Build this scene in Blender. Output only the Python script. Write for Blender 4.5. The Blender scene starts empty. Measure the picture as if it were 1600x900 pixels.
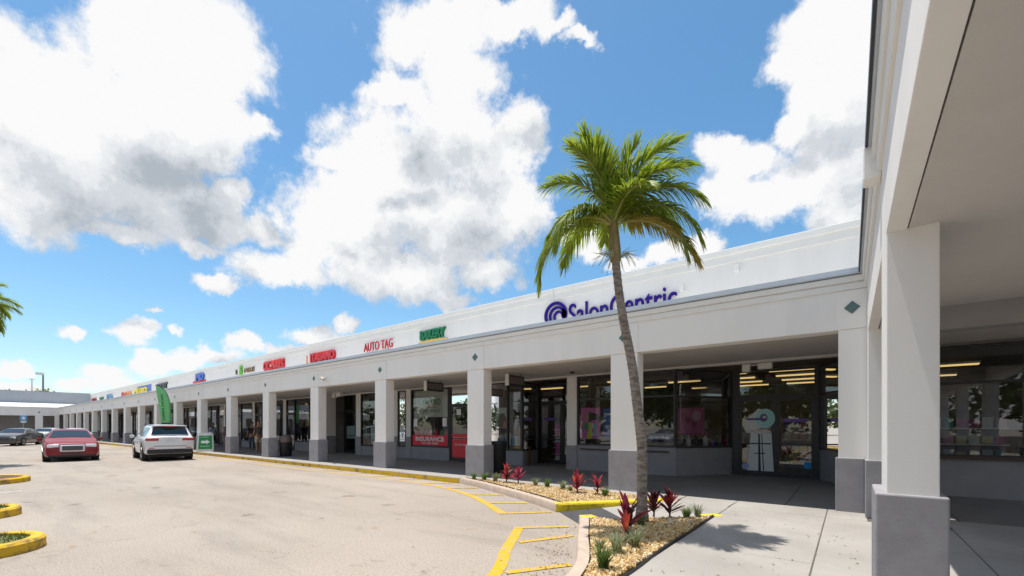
import bpy, bmesh, math, random
from math import sin, cos, pi, radians, sqrt, atan2
from mathutils import Vector, Matrix, Euler
random.seed(7)
S = bpy.context.scene
COL = S.collection

# ------------------------------------------------------------------ camera
F, HY, CX, EYE = 683.0, 667.0, 800.0, 1.6          # photo calibration (1600x900)
TH = math.atan((1328 - CX) / F)
cd = bpy.data.cameras.new('camera'); cam = bpy.data.objects.new('camera', cd); COL.objects.link(cam)
cam.location = (0, 0, EYE); cam.rotation_euler = (pi / 2, 0, TH)
cd.sensor_width = 36; cd.lens = 36 * F / 1600; cd.shift_y = (HY - 450) / 1600
cd.clip_start = 0.05; cd.clip_end = 3000
S.camera = cam
S.render.resolution_x, S.render.resolution_y = 1024, 576

# ------------------------------------------------------------------ sun, sky, exposure
SUN = Vector((-0.20, -0.035, 1.0)).normalized()
SUN_EL = math.asin(SUN.z); SUN_AZ = atan2(SUN.x, SUN.y)
sd = bpy.data.lights.new('sun', 'SUN'); sun = bpy.data.objects.new('sun', sd); COL.objects.link(sun)
sd.energy = 3.5; sd.angle = radians(0.6); sd.color = (1.0, 0.955, 0.89)
sun.rotation_euler = SUN.to_track_quat('Z', 'Y').to_euler()
sun.location = (-10, 0, 40)
S.view_settings.view_transform = 'Standard'
S.view_settings.look = 'None'
S.view_settings.exposure = 0.62
S.view_settings.gamma = 1.0
S.view_settings.use_curve_mapping = False
try:
    S.cycles.max_bounces = 8; S.cycles.diffuse_bounces = 5; S.cycles.glossy_bounces = 3
    S.cycles.transparent_max_bounces = 12; S.cycles.caustics_reflective = False; S.cycles.caustics_refractive = False
except Exception: pass

def ray(x, y):                                      # direction of a photo pixel
    u = (x - CX) / F; v = (HY - y) / F
    return Vector((-sin(TH) + u * cos(TH), cos(TH) + u * sin(TH), v))

W = bpy.data.worlds.new('World'); S.world = W; W.use_nodes = True

WARP, NA, SH1, SH2, SH3 = .095, .95, 1.10, 1.35, .52
def make_world():
    nt = W.node_tree; N, L = nt.nodes, nt.links; N.clear()
    # cloud banks: bearing/elevation given in the photo's angular scale: centre, half width, half height, weight
    B = [(75, 150, 135, 105, .95), (120, 250, 190, 105, 1.1), (300, 70, 130, 110, 1.0), (300, 190, 120, 90, .9), (215, 80, 100, 90, .8), (200, 190, 120, 90, .9),
         (395, 205, 45, 35, .5), (40, 320, 130, 65, .9), (250, 320, 110, 70, .9), (355, 300, 45, 42, .6), (350, 350, 60, 40, .5), (440, 425, 85, 36, .6), (180, 365, 130, 24, .4),
         (640, 60, 70, 75, .7), (700, 40, 90, 70, .9), (800, 20, 90, 45, .7), (720, 120, 75, 70, .8), (640, 150, 60, 45, .6), (600, 160, 40, 26, .4), (870, 45, 50, 30, .4), (910, 62, 30, 20, .2),
         (720, 230, 100, 90, .9), (600, 260, 110, 80, .9), (520, 250, 50, 40, .5), (800, 230, 50, 60, .7), (560, 350, 120, 85, 1.0), (700, 350, 120, 90, 1.0), (480, 340, 35, 36, .5), (620, 430, 130, 45, .8), (800, 320, 60, 80, .6), (760, 430, 70, 36, .5), (700, 465, 60, 20, .3),
         (1290, 40, 100, 70, .9), (1230, 90, 55, 50, .6), (1310, 150, 90, 80, .9), (1360, 60, 110, 150, .9), (1250, 200, 50, 40, .5), (1170, 260, 70, 40, .6), (1280, 280, 110, 60, .8), (1200, 320, 90, 40, .6), (1330, 330, 90, 50, .6), (1330, 230, 110, 90, .9), (400, 360, 40, 30, .4), (480, 390, 60, 36, .5), (300, 380, 70, 20, .3),
         (1040, 395, 55, 22, .5), (985, 410, 45, 20, .5), (905, 375, 45, 36, .4), (1125, 235, 50, 32, .4), (1130, 300, 60, 40, .6), (1090, 385, 50, 22, .4),
         (330, 438, 40, 18, .4), (205, 522, 46, 24, .7), (230, 510, 30, 18, .5), (112, 526, 34, 14, .5), (248, 484, 22, 8, .3), (277, 516, 20, 11, .3),
         (330, 556, 56, 16, .6), (385, 535, 28, 18, .5), (165, 585, 52, 18, .6), (240, 566, 34, 18, .5), (290, 565, 40, 14, .4), (20, 574, 36, 11, .4),
         (490, 522, 60, 18, .6), (540, 508, 26, 15, .5), (440, 545, 40, 14, .4), (20, 598, 40, 8, .3), (130, 602, 60, 8, .3), (-150, 230, 190, 140, 1.0), (1490, 200, 140, 200, .9)]
    g = bpy.data.node_groups.new('cloud_banks', 'ShaderNodeTree')
    g.interface.new_socket('Vector', in_out='INPUT', socket_type='NodeSocketVector')
    g.interface.new_socket('Banks', in_out='OUTPUT', socket_type='NodeSocketFloat')
    gi = g.nodes.new('NodeGroupInput'); go = g.nodes.new('NodeGroupOutput')
    def mk(T, NN, LL):
        def f(op, a, b=None, c=None):
            n = NN.new('ShaderNodeMath'); n.operation = op
            for i, v in enumerate((a, b, c)):
                if v is None: continue
                if isinstance(v, (int, float)): n.inputs[i].default_value = v
                else: LL.new(v, n.inputs[i])
            return n.outputs[0]
        return f
    gm = mk(g, g.nodes, g.links); wm = mk(nt, N, L)
    sp = g.nodes.new('ShaderNodeSeparateXYZ'); g.links.new(gi.outputs[0], sp.inputs[0])
    az = gm('ARCTAN2', gm('MULTIPLY', sp.outputs[0], -1.0), sp.outputs[1]); el = gm('ARCSINE', gm('MINIMUM', sp.outputs[2], 1.0))
    cb = g.nodes.new('ShaderNodeCombineXYZ'); g.links.new(az, cb.inputs[0]); g.links.new(el, cb.inputs[1])
    def ae(x, y):
        d = ray(x, y).normalized(); return atan2(-d.x, d.y), math.asin(d.z)
    prev = None
    for (bx, by, rx, ry, w) in B:
        c = ae(bx, by); hx = abs(ae(bx + rx, by)[0] - ae(bx - rx, by)[0]) / 2; hy = abs(ae(bx, by - ry)[1] - ae(bx, by + ry)[1]) / 2
        v = g.nodes.new('ShaderNodeVectorMath'); v.operation = 'MULTIPLY_ADD'; g.links.new(cb.outputs[0], v.inputs[0])
        v.inputs[1].default_value = (1 / hx, 1 / hy, 0); v.inputs[2].default_value = (-c[0] / hx, -c[1] / hy, 0)
        ln = g.nodes.new('ShaderNodeVectorMath'); ln.operation = 'LENGTH'; g.links.new(v.outputs[0], ln.inputs[0])
        o = gm('MULTIPLY_ADD', ln.outputs['Value'], -.55, .55 * (.83 + .32 * w))
        prev = o if prev is None else gm('SMOOTH_MAX', prev, o, .10)
    # away from the view the same kind of broken cloud carries on
    tx = g.nodes.new('ShaderNodeTexNoise'); tx.inputs['Scale'].default_value = 2.3; tx.inputs['Detail'].default_value = 3
    g.links.new(gi.outputs[0], tx.inputs['Vector'])
    dt = g.nodes.new('ShaderNodeVectorMath'); dt.operation = 'DOT_PRODUCT'; dt.inputs[1].default_value = ray(800, 330).normalized()
    g.links.new(gi.outputs[0], dt.inputs[0])
    mr = g.nodes.new('ShaderNodeMapRange'); mr.inputs[1].default_value = .45; mr.inputs[2].default_value = .62; mr.inputs[3].default_value = 0; mr.inputs[4].default_value = -2.2
    g.links.new(dt.outputs['Value'], mr.inputs[0])
    prev = gm('SMOOTH_MAX', prev, gm('ADD', gm('MULTIPLY_ADD', tx.outputs[0], 2.6, -1.28), mr.outputs[0]), .12)
    g.links.new(prev, go.inputs[0])

    tc = N.new('ShaderNodeTexCoord')
    nz = N.new('ShaderNodeVectorMath'); nz.operation = 'NORMALIZE'; L.new(tc.outputs['Generated'], nz.inputs[0]); D = nz.outputs[0]
    def noise(v, sc, det, ro, col=False, dist=0):
        t = N.new('ShaderNodeTexNoise'); t.inputs['Scale'].default_value = sc; t.inputs['Detail'].default_value = det; t.inputs['Roughness'].default_value = ro; t.inputs['Distortion'].default_value = dist
        L.new(v, t.inputs['Vector']); return t.outputs['Color' if col else 0]
    def vadd(v, off):
        n = N.new('ShaderNodeVectorMath'); n.operation = 'ADD'; L.new(v, n.inputs[0])
        if isinstance(off, tuple): n.inputs[1].default_value = off
        else: L.new(off, n.inputs[1])
        return n.outputs[0]
    # ragged, billowing edges: the direction is shaken before the banks are looked up
    sh = N.new('ShaderNodeVectorMath'); sh.operation = 'MULTIPLY_ADD'; L.new(noise(D, 9, 8, .62, True), sh.inputs[0]); k = WARP; sh.inputs[1].default_value = (k, k, k); sh.inputs[2].default_value = (-k / 2, -k / 2, -k / 2)
    D2 = vadd(D, sh.outputs[0])
    def banks(v): q = N.new('ShaderNodeGroup'); q.node_tree = g; L.new(v, q.inputs[0]); return q.outputs[0]
    b0 = banks(D2); b1 = banks(vadd(D2, (-.03, -.015, .14)))
    fb = noise(D, 11, 9, .66); fb2 = noise(vadd(D, (-.012, -.004, .022)), 11, 6, .66)
    den = wm('ADD', b0, wm('MULTIPLY_ADD', fb, NA, -NA * .5))
    al = N.new('ShaderNodeMapRange'); al.interpolation_type = 'SMOOTHSTEP'; al.inputs[1].default_value = -.04; al.inputs[2].default_value = .22; L.new(den, al.inputs[0])
    t = wm('MULTIPLY_ADD', wm('SUBTRACT', b1, b0), SH1, wm('MULTIPLY', wm('SUBTRACT', fb2, fb), SH2))
    t = wm('MULTIPLY_ADD', wm('MINIMUM', den, .7), SH3, t)
    # thick grey bases of the biggest banks
    sv = N.new('ShaderNodeSeparateXYZ'); L.new(D2, sv.inputs[0]); wa = wm('ARCTAN2', wm('MULTIPLY', sv.outputs[0], -1.0), sv.outputs[1]); we = wm('ARCSINE', wm('MINIMUM', sv.outputs[2], 1.0))
    for (bx, by, rx, ry, w) in [(150, 285, 250, 120, .30), (330, 330, 130, 75, .20), (40, 220, 130, 90, .14), (640, 300, 170, 110, .16), (740, 400, 130, 60, .20), (1330, 120, 130, 140, .24), (1290, 260, 120, 70, .12)]:
        c = ae(bx, by); hx = abs(ae(bx + rx, by)[0] - ae(bx - rx, by)[0]) / 2; hy = abs(ae(bx, by - ry)[1] - ae(bx, by + ry)[1]) / 2
        dx = wm('MULTIPLY_ADD', wa, 1 / hx, -c[0] / hx); dy = wm('MULTIPLY_ADD', we, 1 / hy, -c[1] / hy)
        r2 = wm('ADD', wm('MULTIPLY', dx, dx), wm('MULTIPLY', dy, dy))
        t = wm('ADD', t, wm('MULTIPLY', wm('MAXIMUM', wm('SUBTRACT', 1.0, r2), 0.0), w))
    cr = N.new('ShaderNodeValToRGB'); cr.color_ramp.interpolation = 'EASE'; L.new(t, cr.inputs[0])
    e = cr.color_ramp.elements; e[0].position = .0; e[0].color = (1, 1, 1, 1); e[1].position = .80; e[1].color = (.46, .51, .57, 1)
    x = e.new(.20); x.color = (.87, .89, .915, 1)
    x = e.new(.42); x.color = (.68, .72, .77, 1)
    bg2 = N.new('ShaderNodeBackground'); bg2.inputs[1].default_value = .625; L.new(cr.outputs[0], bg2.inputs[0])
    sky = N.new('ShaderNodeTexSky'); sky.sky_type = 'NISHITA'; sky.sun_disc = False
    sky.sun_elevation = SUN_EL; sky.sun_rotation = SUN_AZ; sky.altitude = 0; sky.air_density = 1.0; sky.dust_density = .6; sky.ozone_density = 2.0
    hs = N.new('ShaderNodeHueSaturation'); hs.inputs['Hue'].default_value = .488; hs.inputs['Saturation'].default_value = 1.20
    L.new(sky.outputs[0], hs.inputs['Color'])
    bg1 = N.new('ShaderNodeBackground'); bg1.inputs[1].default_value = .112; L.new(hs.outputs[0], bg1.inputs[0])
    mx2 = N.new('ShaderNodeMixShader'); L.new(al.outputs[0], mx2.inputs[0]); L.new(bg1.outputs[0], mx2.inputs[1]); L.new(bg2.outputs[0], mx2.inputs[2])
    out = N.new('ShaderNodeOutputWorld'); L.new(mx2.outputs[0], out.inputs[0])
make_world()
W.cycles.sampling_method = 'MANUAL'; W.cycles.sample_map_resolution = 256

# ------------------------------------------------------------------ materials
MATS = {}
def mat(name, col, rough=.7, var=0.0, scale=3.0, bump=0.0, bscale=40.0, metal=0.0, coat=0.0, spec=.5, col2=None, emit=0.0, stretch=None, contrast=(.35, .65)):
    if name in MATS: return MATS[name]
    m = bpy.data.materials.new(name); m.use_nodes = True; MATS[name] = m
    nt = m.node_tree; N, L = nt.nodes, nt.links; p = N['Principled BSDF']
    p.inputs['Base Color'].default_value = (*col, 1); p.inputs['Roughness'].default_value = rough; p.inputs['Metallic'].default_value = metal
    p.inputs['Coat Weight'].default_value = coat; p.inputs['Coat Roughness'].default_value = .05; p.inputs['Specular IOR Level'].default_value = spec
    if emit: p.inputs['Emission Color'].default_value = (*col, 1); p.inputs['Emission Strength'].default_value = emit
    gm = N.new('ShaderNodeNewGeometry'); vec = gm.outputs['Position']
    if stretch:
        mp = N.new('ShaderNodeMapping'); mp.inputs['Scale'].default_value = stretch; L.new(vec, mp.inputs[0]); vec = mp.outputs[0]
    if var or col2:
        t = N.new('ShaderNodeTexNoise'); t.inputs['Scale'].default_value = scale; t.inputs['Detail'].default_value = 6; t.inputs['Roughness'].default_value = .62; L.new(vec, t.inputs['Vector'])
        r = N.new('ShaderNodeValToRGB'); L.new(t.outputs[0], r.inputs[0]); e = r.color_ramp.elements
        e[0].position, e[1].position = contrast
        c2 = col2 or tuple(c * (1 - var) for c in col)
        e[0].color = (*c2, 1); e[1].color = (*(tuple(min(1, c * (1 + var * .4)) for c in col) if not col2 else col), 1)
        L.new(r.outputs[0], p.inputs['Base Color'])
    if bump:
        t = N.new('ShaderNodeTexNoise'); t.inputs['Scale'].default_value = bscale; t.inputs['Detail'].default_value = 4; L.new(gm.outputs['Position'], t.inputs['Vector'])
        b = N.new('ShaderNodeBump'); b.inputs['Strength'].default_value = bump; b.inputs['Distance'].default_value = .02; L.new(t.outputs[0], b.inputs['Height']); L.new(b.outputs[0], p.inputs['Normal'])
    return m

def glass(name, tint=(.8, .85, .84), add=.03, mul=1.0):
    if name in MATS: return MATS[name]
    m = bpy.data.materials.new(name); m.use_nodes = True; MATS[name] = m
    nt = m.node_tree; N, L = nt.nodes, nt.links; N.remove(N['Principled BSDF'])
    tr = N.new('ShaderNodeBsdfTransparent'); tr.inputs[0].default_value = (*tint, 1)
    gl = N.new('ShaderNodeBsdfGlossy'); gl.inputs['Roughness'].default_value = .012; gl.inputs[0].default_value = (.96, .98, 1, 1)
    fr = N.new('ShaderNodeFresnel'); fr.inputs[0].default_value = 1.55
    t = N.new('ShaderNodeTexNoise'); t.inputs['Scale'].default_value = .8; t.inputs['Detail'].default_value = 1
    gm = N.new('ShaderNodeNewGeometry'); L.new(gm.outputs['Position'], t.inputs['Vector'])
    b = N.new('ShaderNodeBump'); b.inputs['Strength'].default_value = .05; b.inputs['Distance'].default_value = .02; L.new(t.outputs[0], b.inputs['Height']); L.new(b.outputs[0], gl.inputs['Normal'])
    ma = N.new('ShaderNodeMath'); ma.operation = 'MULTIPLY_ADD'; ma.inputs[1].default_value = mul; ma.inputs[2].default_value = add; ma.use_clamp = True; L.new(fr.outputs[0], ma.inputs[0])
    mx = N.new('ShaderNodeMixShader'); L.new(ma.outputs[0], mx.inputs[0]); L.new(tr.outputs[0], mx.inputs[1]); L.new(gl.outputs[0], mx.inputs[2])
    L.new(mx.outputs[0], N['Material Output'].inputs[0])
    return m

def asphalt():
    m = bpy.data.materials.new('asphalt'); m.use_nodes = True
    nt = m.node_tree; N, L = nt.nodes, nt.links; p = N['Principled BSDF']; p.inputs['Roughness'].default_value = .92; p.inputs['Specular IOR Level'].default_value = .25
    gm = N.new('ShaderNodeNewGeometry'); pos = gm.outputs['Position']
    def noise(sc, det, ro=.6, st=None, dist=0):
        v = pos
        if st:
            mp = N.new('ShaderNodeMapping'); mp.inputs['Scale'].default_value = st; mp.inputs['Rotation'].default_value = (0, 0, radians(12)); L.new(pos, mp.inputs[0]); v = mp.outputs[0]
        t = N.new('ShaderNodeTexNoise'); t.inputs['Scale'].default_value = sc; t.inputs['Detail'].default_value = det; t.inputs['Roughness'].default_value = ro; t.inputs['Distortion'].default_value = dist; L.new(v, t.inputs['Vector']); return t.outputs[0]
    def ramp(src, stops):
        r = N.new('ShaderNodeValToRGB'); L.new(src, r.inputs[0]); e = r.color_ramp.elements
        e[0].position, e[0].color = stops[0][0], (*stops[0][1], 1); e[1].position, e[1].color = stops[-1][0], (*stops[-1][1], 1)
        for s in stops[1:-1]: x = e.new(s[0]); x.color = (*s[1], 1)
        return r.outputs[0]
    def mul(a, b, f=1.0):
        x = N.new('ShaderNodeMix'); x.data_type = 'RGBA'; x.blend_type = 'MULTIPLY'; x.inputs[0].default_value = f; L.new(a, x.inputs[6]); L.new(b, x.inputs[7]); return x.outputs[2]
    base = ramp(noise(.22, 5), [(.3, (.345, .295, .246)), (.7, (.43, .372, .314))])
    grain = ramp(noise(34, 3, .7), [(.3, (.72, .72, .72)), (.5, (.97, .97, .97)), (.7, (1.12, 1.11, 1.09))])
    fine = ramp(noise(120, 2), [(.3, (.75, .75, .75)), (.7, (1.12, 1.12, 1.12))])
    tyre = ramp(noise(.55, 6, .65, (.35, 1.9, 1)), [(.32, (.80, .80, .81)), (.5, (1, 1, 1))])
    spots = ramp(noise(1.7, 4, .55), [(.27, (.60, .58, .56)), (.36, (1, 1, 1))])
    rust = ramp(noise(2.6, 3, .5, (1, 1, 1), .4), [(.68, (1, 1, 1)), (.76, (.95, .80, .66))])
    c = mul(mul(mul(mul(mul(base, grain), fine), tyre), spots), rust)
    # wandering cracks
    vo = N.new('ShaderNodeTexVoronoi'); vo.feature = 'DISTANCE_TO_EDGE'; vo.inputs['Scale'].default_value = .17
    dn = N.new('ShaderNodeTexNoise'); dn.inputs['Scale'].default_value = 1.3; dn.inputs['Detail'].default_value = 5; L.new(pos, dn.inputs['Vector'])
    ad = N.new('ShaderNodeVectorMath'); ad.operation = 'MULTIPLY_ADD'; ad.inputs[1].default_value = (1.6, 1.6, 0); L.new(dn.outputs['Color'], ad.inputs[0]); L.new(pos, ad.inputs[2]); L.new(ad.outputs[0], vo.inputs['Vector'])
    c = mul(c, ramp(vo.outputs[0], [(0, (.72, .71, .70)), (.005, (1, 1, 1))]), .45)
    L.new(c, p.inputs['Base Color'])
    b = N.new('ShaderNodeBump'); b.inputs['Strength'].default_value = .5; b.inputs['Distance'].default_value = .01; L.new(noise(70, 4), b.inputs['Height']); L.new(b.outputs[0], p.inputs['Normal'])
    return m
M_ASPH = asphalt()
M_WHITE = mat('stucco_white', (.82, .795, .765), .85, .045, 1.1, .035, 45, spec=.3, contrast=(.28, .56), stretch=(1.6, 1.6, .28))
M_PARA = mat('parapet_paint', (.81, .78, .755), .85, .05, .9, .06, 30, spec=.3, stretch=(1.5, 1, .22), contrast=(.25, .6))
M_TRIM = mat('cornice_paint', (.79, .775, .745), .7, .04, 2, .05, 40)
M_CAP = mat('metal_cap', (.52, .57, .63), .45, .06, 3, metal=.15)
M_DARKM = mat('dark_metal', (.03, .032, .036), .45)
M_GREY = mat('base_paint_grey', (.325, .312, .328), .85, .16, 3.5, .05, 60, spec=.3, contrast=(.3, .7))
M_GREY2 = mat('bulkhead_paint', (.30, .295, .315), .8, .08, 2.5, .06, 60, spec=.3)
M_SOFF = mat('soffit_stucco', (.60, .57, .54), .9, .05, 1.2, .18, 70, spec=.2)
M_TEAL = mat('teal_tile', (.10, .17, .165), .4, .1, 20)
M_FRAME = mat('bronze_frame', (.052, .050, .052), .45, .1, 8, metal=.4)
M_GLASS = glass('storefront_glass', (.86, .89, .87), .06, 1.1)
M_CGLASS = glass('car_glass', (.25, .29, .29), .05, 1.2)
M_INT = mat('interior_wall', (.22, .20, .19), .8, .3, 1.5)
M_INTF = mat('interior_floor', (.17, .155, .14), .5, .2, 2)
M_CONC = mat('concrete', (.365, .342, .312), .9, .18, .9, .2, 90, spec=.25, contrast=(.3, .68))
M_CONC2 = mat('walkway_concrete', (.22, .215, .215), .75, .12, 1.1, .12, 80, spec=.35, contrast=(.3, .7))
M_JOINT = mat('joint_dirt', (.11, .10, .09), .95)
M_TANK = mat('kerb_concrete', (.50, .40, .32), .9, .22, 6, .25, 70, spec=.2, contrast=(.25, .7))
M_YELK = mat('kerb_yellow', (.78, .58, .015), .75, .0, 9, .2, 60, col2=(.50, .33, .05), contrast=(.36, .50))
M_YELW = mat('kerb_yellow_worn', (.62, .38, .02), .8, .0, 5, .2, 60, col2=(.16, .11, .06), contrast=(.33, .50))
M_YELI2 = mat('kerb_yellow_fresh', (.66, .42, .02), .8, 0, 4, .2, 60, col2=(.30, .2, .08), contrast=(.36, .46))
M_YELP = mat('road_paint_yellow', (.62, .36, .02), .85, 0, 11, .1, 80, col2=(.42, .33, .19), contrast=(.36, .52), spec=.2)
M_YELPW = mat('road_paint_yellow_worn', (.60, .37, .06), .85, 0, 6, .1, 80, col2=(.40, .32, .23), contrast=(.36, .60), spec=.2)
M_WHP = mat('road_paint_white', (.72, .72, .70), .85, 0, 5, 0, col2=(.40, .36, .32), contrast=(.35, .6))
M_BLACKP = mat('black_plastic', (.018, .018, .02), .55)
M_RUB = mat('rubber', (.02, .02, .02), .8)
M_CHROME = mat('chrome', (.75, .76, .78), .15, metal=1.0)
M_TAC = mat('ramp_mat', (.062, .062, .066), .85, .2, 9, .3, 120)
M_LAMPW = mat('lamp_housing_white', (.75, .75, .72), .5)

# ------------------------------------------------------------------ mesh helpers
class MB:
    def __init__(s): s.v = []; s.f = []
    def add(s, vs, fs):
        o = len(s.v); s.v += [tuple(v) for v in vs]; s.f += [tuple(i + o for i in f) for f in fs]; return s
    def box(s, x0, x1, y0, y1, z0, z1):
        return s.add([(x0, y0, z0), (x1, y0, z0), (x1, y1, z0), (x0, y1, z0), (x0, y0, z1), (x1, y0, z1), (x1, y1, z1), (x0, y1, z1)],
                     [(0, 3, 2, 1), (4, 5, 6, 7), (0, 1, 5, 4), (1, 2, 6, 5), (2, 3, 7, 6), (3, 0, 4, 7)])
    def prism(s, poly, z0, z1):                     # counter-clockwise plan polygon
        n = len(poly); vs = [(p[0], p[1], z0) for p in poly] + [(p[0], p[1], z1) for p in poly]
        return s.add(vs, [tuple(range(n - 1, -1, -1)), tuple(range(n, 2 * n))] + [(i, (i + 1) % n, n + (i + 1) % n, n + i) for i in range(n)])
    def prof(s, pr, x0, x1, ax='x'):                # closed (a,z) profile swept straight along an axis
        n = len(pr)
        f = (lambda t, a, z: (t, a, z)) if ax == 'x' else (lambda t, a, z: (a, t, z))
        vs = [f(x0, a, z) for a, z in pr] + [f(x1, a, z) for a, z in pr]
        return s.add(vs, [tuple(range(n)), tuple(range(2 * n - 1, n - 1, -1))] + [(i, n + i, n + (i + 1) % n, (i + 1) % n) for i in range(n)])
    def sweep(s, path, pr, closed=False):           # (offset,z) profile along a plan path, offset to the left
        n = len(path); k = len(pr); vs = []
        for i, p in enumerate(path):
            a = path[(i - 1) % n] if (closed or i > 0) else p; b = path[(i + 1) % n] if (closed or i < n - 1) else p
            d = Vector((b[0] - a[0], b[1] - a[1])); d.normalize(); nx, ny = -d.y, d.x
            vs += [(p[0] + nx * o, p[1] + ny * o, z) for o, z in pr]
        fs = []
        for i in range(n if closed else n - 1):
            j = (i + 1) % n
            fs += [(i * k + q, j * k + q, j * k + (q + 1) % k, i * k + (q + 1) % k) for q in range(k)]
        if not closed: fs += [tuple(range(k)), tuple((n - 1) * k + q for q in range(k - 1, -1, -1))]
        return s.add(vs, fs)
    def tube(s, pts, rad, n=8):
        vs = []; 
        for i, p in enumerate(pts):
            a = Vector(pts[max(i - 1, 0)]); b = Vector(pts[min(i + 1, len(pts) - 1)]); d = (b - a).normalized()
            u = d.cross(Vector((0, 0, 1)) if abs(d.z) < .9 else Vector((1, 0, 0))).normalized(); w = d.cross(u)
            r = rad[i] if isinstance(rad, (list, tuple)) else rad
            vs += [Vector(p) + (u * cos(2 * pi * k / n) + w * sin(2 * pi * k / n)) * r for k in range(n)]
        m = len(pts)
        fs = [(i * n + k, i * n + (k + 1) % n, (i + 1) * n + (k + 1) % n, (i + 1) * n + k) for i in range(m - 1) for k in range(n)]
        fs += [tuple(range(n - 1, -1, -1)), tuple((m - 1) * n + k for k in range(n))]
        return s.add(vs, fs)
    def lathe(s, pr, n=20, axis='z', c=(0, 0, 0)):  # (r,h) profile
        vs = []
        for r, h in pr:
            for k in range(n):
                a = 2 * pi * k / n; x, y = r * cos(a), r * sin(a)
                vs.append((c[0] + x, c[1] + y, c[2] + h) if axis == 'z' else (c[0] + x, c[1] + h, c[2] + y) if axis == 'y' else (c[0] + h, c[1] + x, c[2] + y))
        m = len(pr); fs = [(i * n + k, i * n + (k + 1) % n, (i + 1) * n + (k + 1) % n, (i + 1) * n + k) for i in range(m - 1) for k in range(n)]
        fs += [tuple(range(n - 1, -1, -1)), tuple((m - 1) * n + k for k in range(n))]
        return s.add(vs, fs)
    def mesh(s, name, m=None, smooth=False):
        me = bpy.data.meshes.new(name); me.from_pydata(s.v, [], s.f); me.update()
        bm = bmesh.new(); bm.from_mesh(me); bmesh.ops.recalc_face_normals(bm, faces=bm.faces); bm.to_mesh(me); bm.free()
        if m: me.materials.append(m)
        if smooth:
            me.polygons.foreach_set('use_smooth', [True] * len(me.polygons))
            try: me.set_sharp_from_angle(angle=radians(smooth if smooth is not True else 40))
            except Exception: pass
        return me
    def build(s, name, m, parent=None, smooth=False, bevel=0, seg=2):
        o = bpy.data.objects.new(name, s.mesh(name, m, smooth)); COL.objects.link(o)
        if parent: o.parent = parent
        if bevel:
            b = o.modifiers.new('bevel', 'BEVEL'); b.width = bevel; b.segments = seg; b.limit_method = 'ANGLE'; b.angle_limit = radians(35)
        return o

def tag(o, label, cat, group=None, kind=None):
    if label: o['label'] = label
    if cat: o['category'] = cat
    if group: o['group'] = group
    if kind: o['kind'] = kind
    return o
def empty(name, loc=(0, 0, 0), rz=0, label=None, cat=None, group=None):
    o = bpy.data.objects.new(name, None); COL.objects.link(o); o.location = loc; o.rotation_euler = (0, 0, rz); o.empty_display_size = .2
    return tag(o, label, cat, group)
def struct(o): o['kind'] = 'structure'; return o
def inst(name, me, parent, loc=(0, 0, 0), rot=(0, 0, 0), sc=(1, 1, 1)):
    o = bpy.data.objects.new(name, me); COL.objects.link(o); o.parent = parent; o.location = loc; o.rotation_euler = rot; o.scale = sc; return o
def copy_tree(o, parent=None):
    c = o.copy(); COL.objects.link(c); c.parent = parent
    for ch in list(o.children): copy_tree(ch, c)
    return c
def text(name, s, size, m, parent, loc=(0, 0, 0), rot=(pi / 2, 0, 0), depth=.03, width=None, bold=0.0, shear=0, align='LEFT', space=1.0):
    cu = bpy.data.curves.new(name, 'FONT'); cu.body = s; cu.size = size; cu.extrude = depth / 2; cu.offset = bold; cu.shear = shear; cu.align_x = align; cu.space_character = space; cu.resolution_u = 4
    t = bpy.data.objects.new(name, cu); COL.objects.link(t); dg = bpy.context.evaluated_depsgraph_get(); dg.update()
    me = bpy.data.meshes.new_from_object(t.evaluated_get(dg)); me.name = name
    bpy.data.objects.remove(t); bpy.data.curves.remove(cu)
    me.materials.clear(); me.materials.append(m)
    if width:
        xs = [v.co.x for v in me.vertices]; w = max(xs) - min(xs); k = width / w; x0 = min(xs)
        for v in me.vertices: v.co.x = (v.co.x - x0) * k + (0 if align == 'LEFT' else -width / 2)
    o = bpy.data.objects.new(name, me); COL.objects.link(o); o.parent = parent; o.location = loc; o.rotation_euler = rot
    return o

# ------------------------------------------------------------------ ground
def smooth_path(pts, n=6):
    out = []
    for i in range(len(pts) - 1):
        p0 = Vector(pts[max(i - 1, 0)]); p1 = Vector(pts[i]); p2 = Vector(pts[i + 1]); p3 = Vector(pts[min(i + 2, len(pts) - 1)])
        for k in range(n):
            t = k / n
            out.append(tuple(.5 * ((2 * p1) + (p2 - p0) * t + (2 * p0 - 5 * p1 + 4 * p2 - p3) * t * t + (3 * p1 - p0 - 3 * p2 + p3) * t ** 3)))
    return out + [tuple(pts[-1])]
lot = struct(MB().add([(-420, -420, 0), (420, -420, 0), (420, 420, 0), (-420, 420, 0)], [(0, 1, 2, 3)]).build('parking_lot', M_ASPH))

XE = -85.6                                           # fascia plane of the far wing
KERB1 = smooth_path([(-8.75, 8.88), (-7.9, 8.62), (-7.19, 8.33), (-6.08, 7.86), (-4.97, 7.33), (-4.36, 6.98)])
KERB2 = smooth_path([(-3.50, 6.33), (-3.25, 5.86), (-2.86, 5.10), (-2.58, 4.6), (-2.30, 4.0), (-2.12, 3.2), (-2.05, 2.0), (-2.05, 0), (-2.05, -30)])
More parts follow.
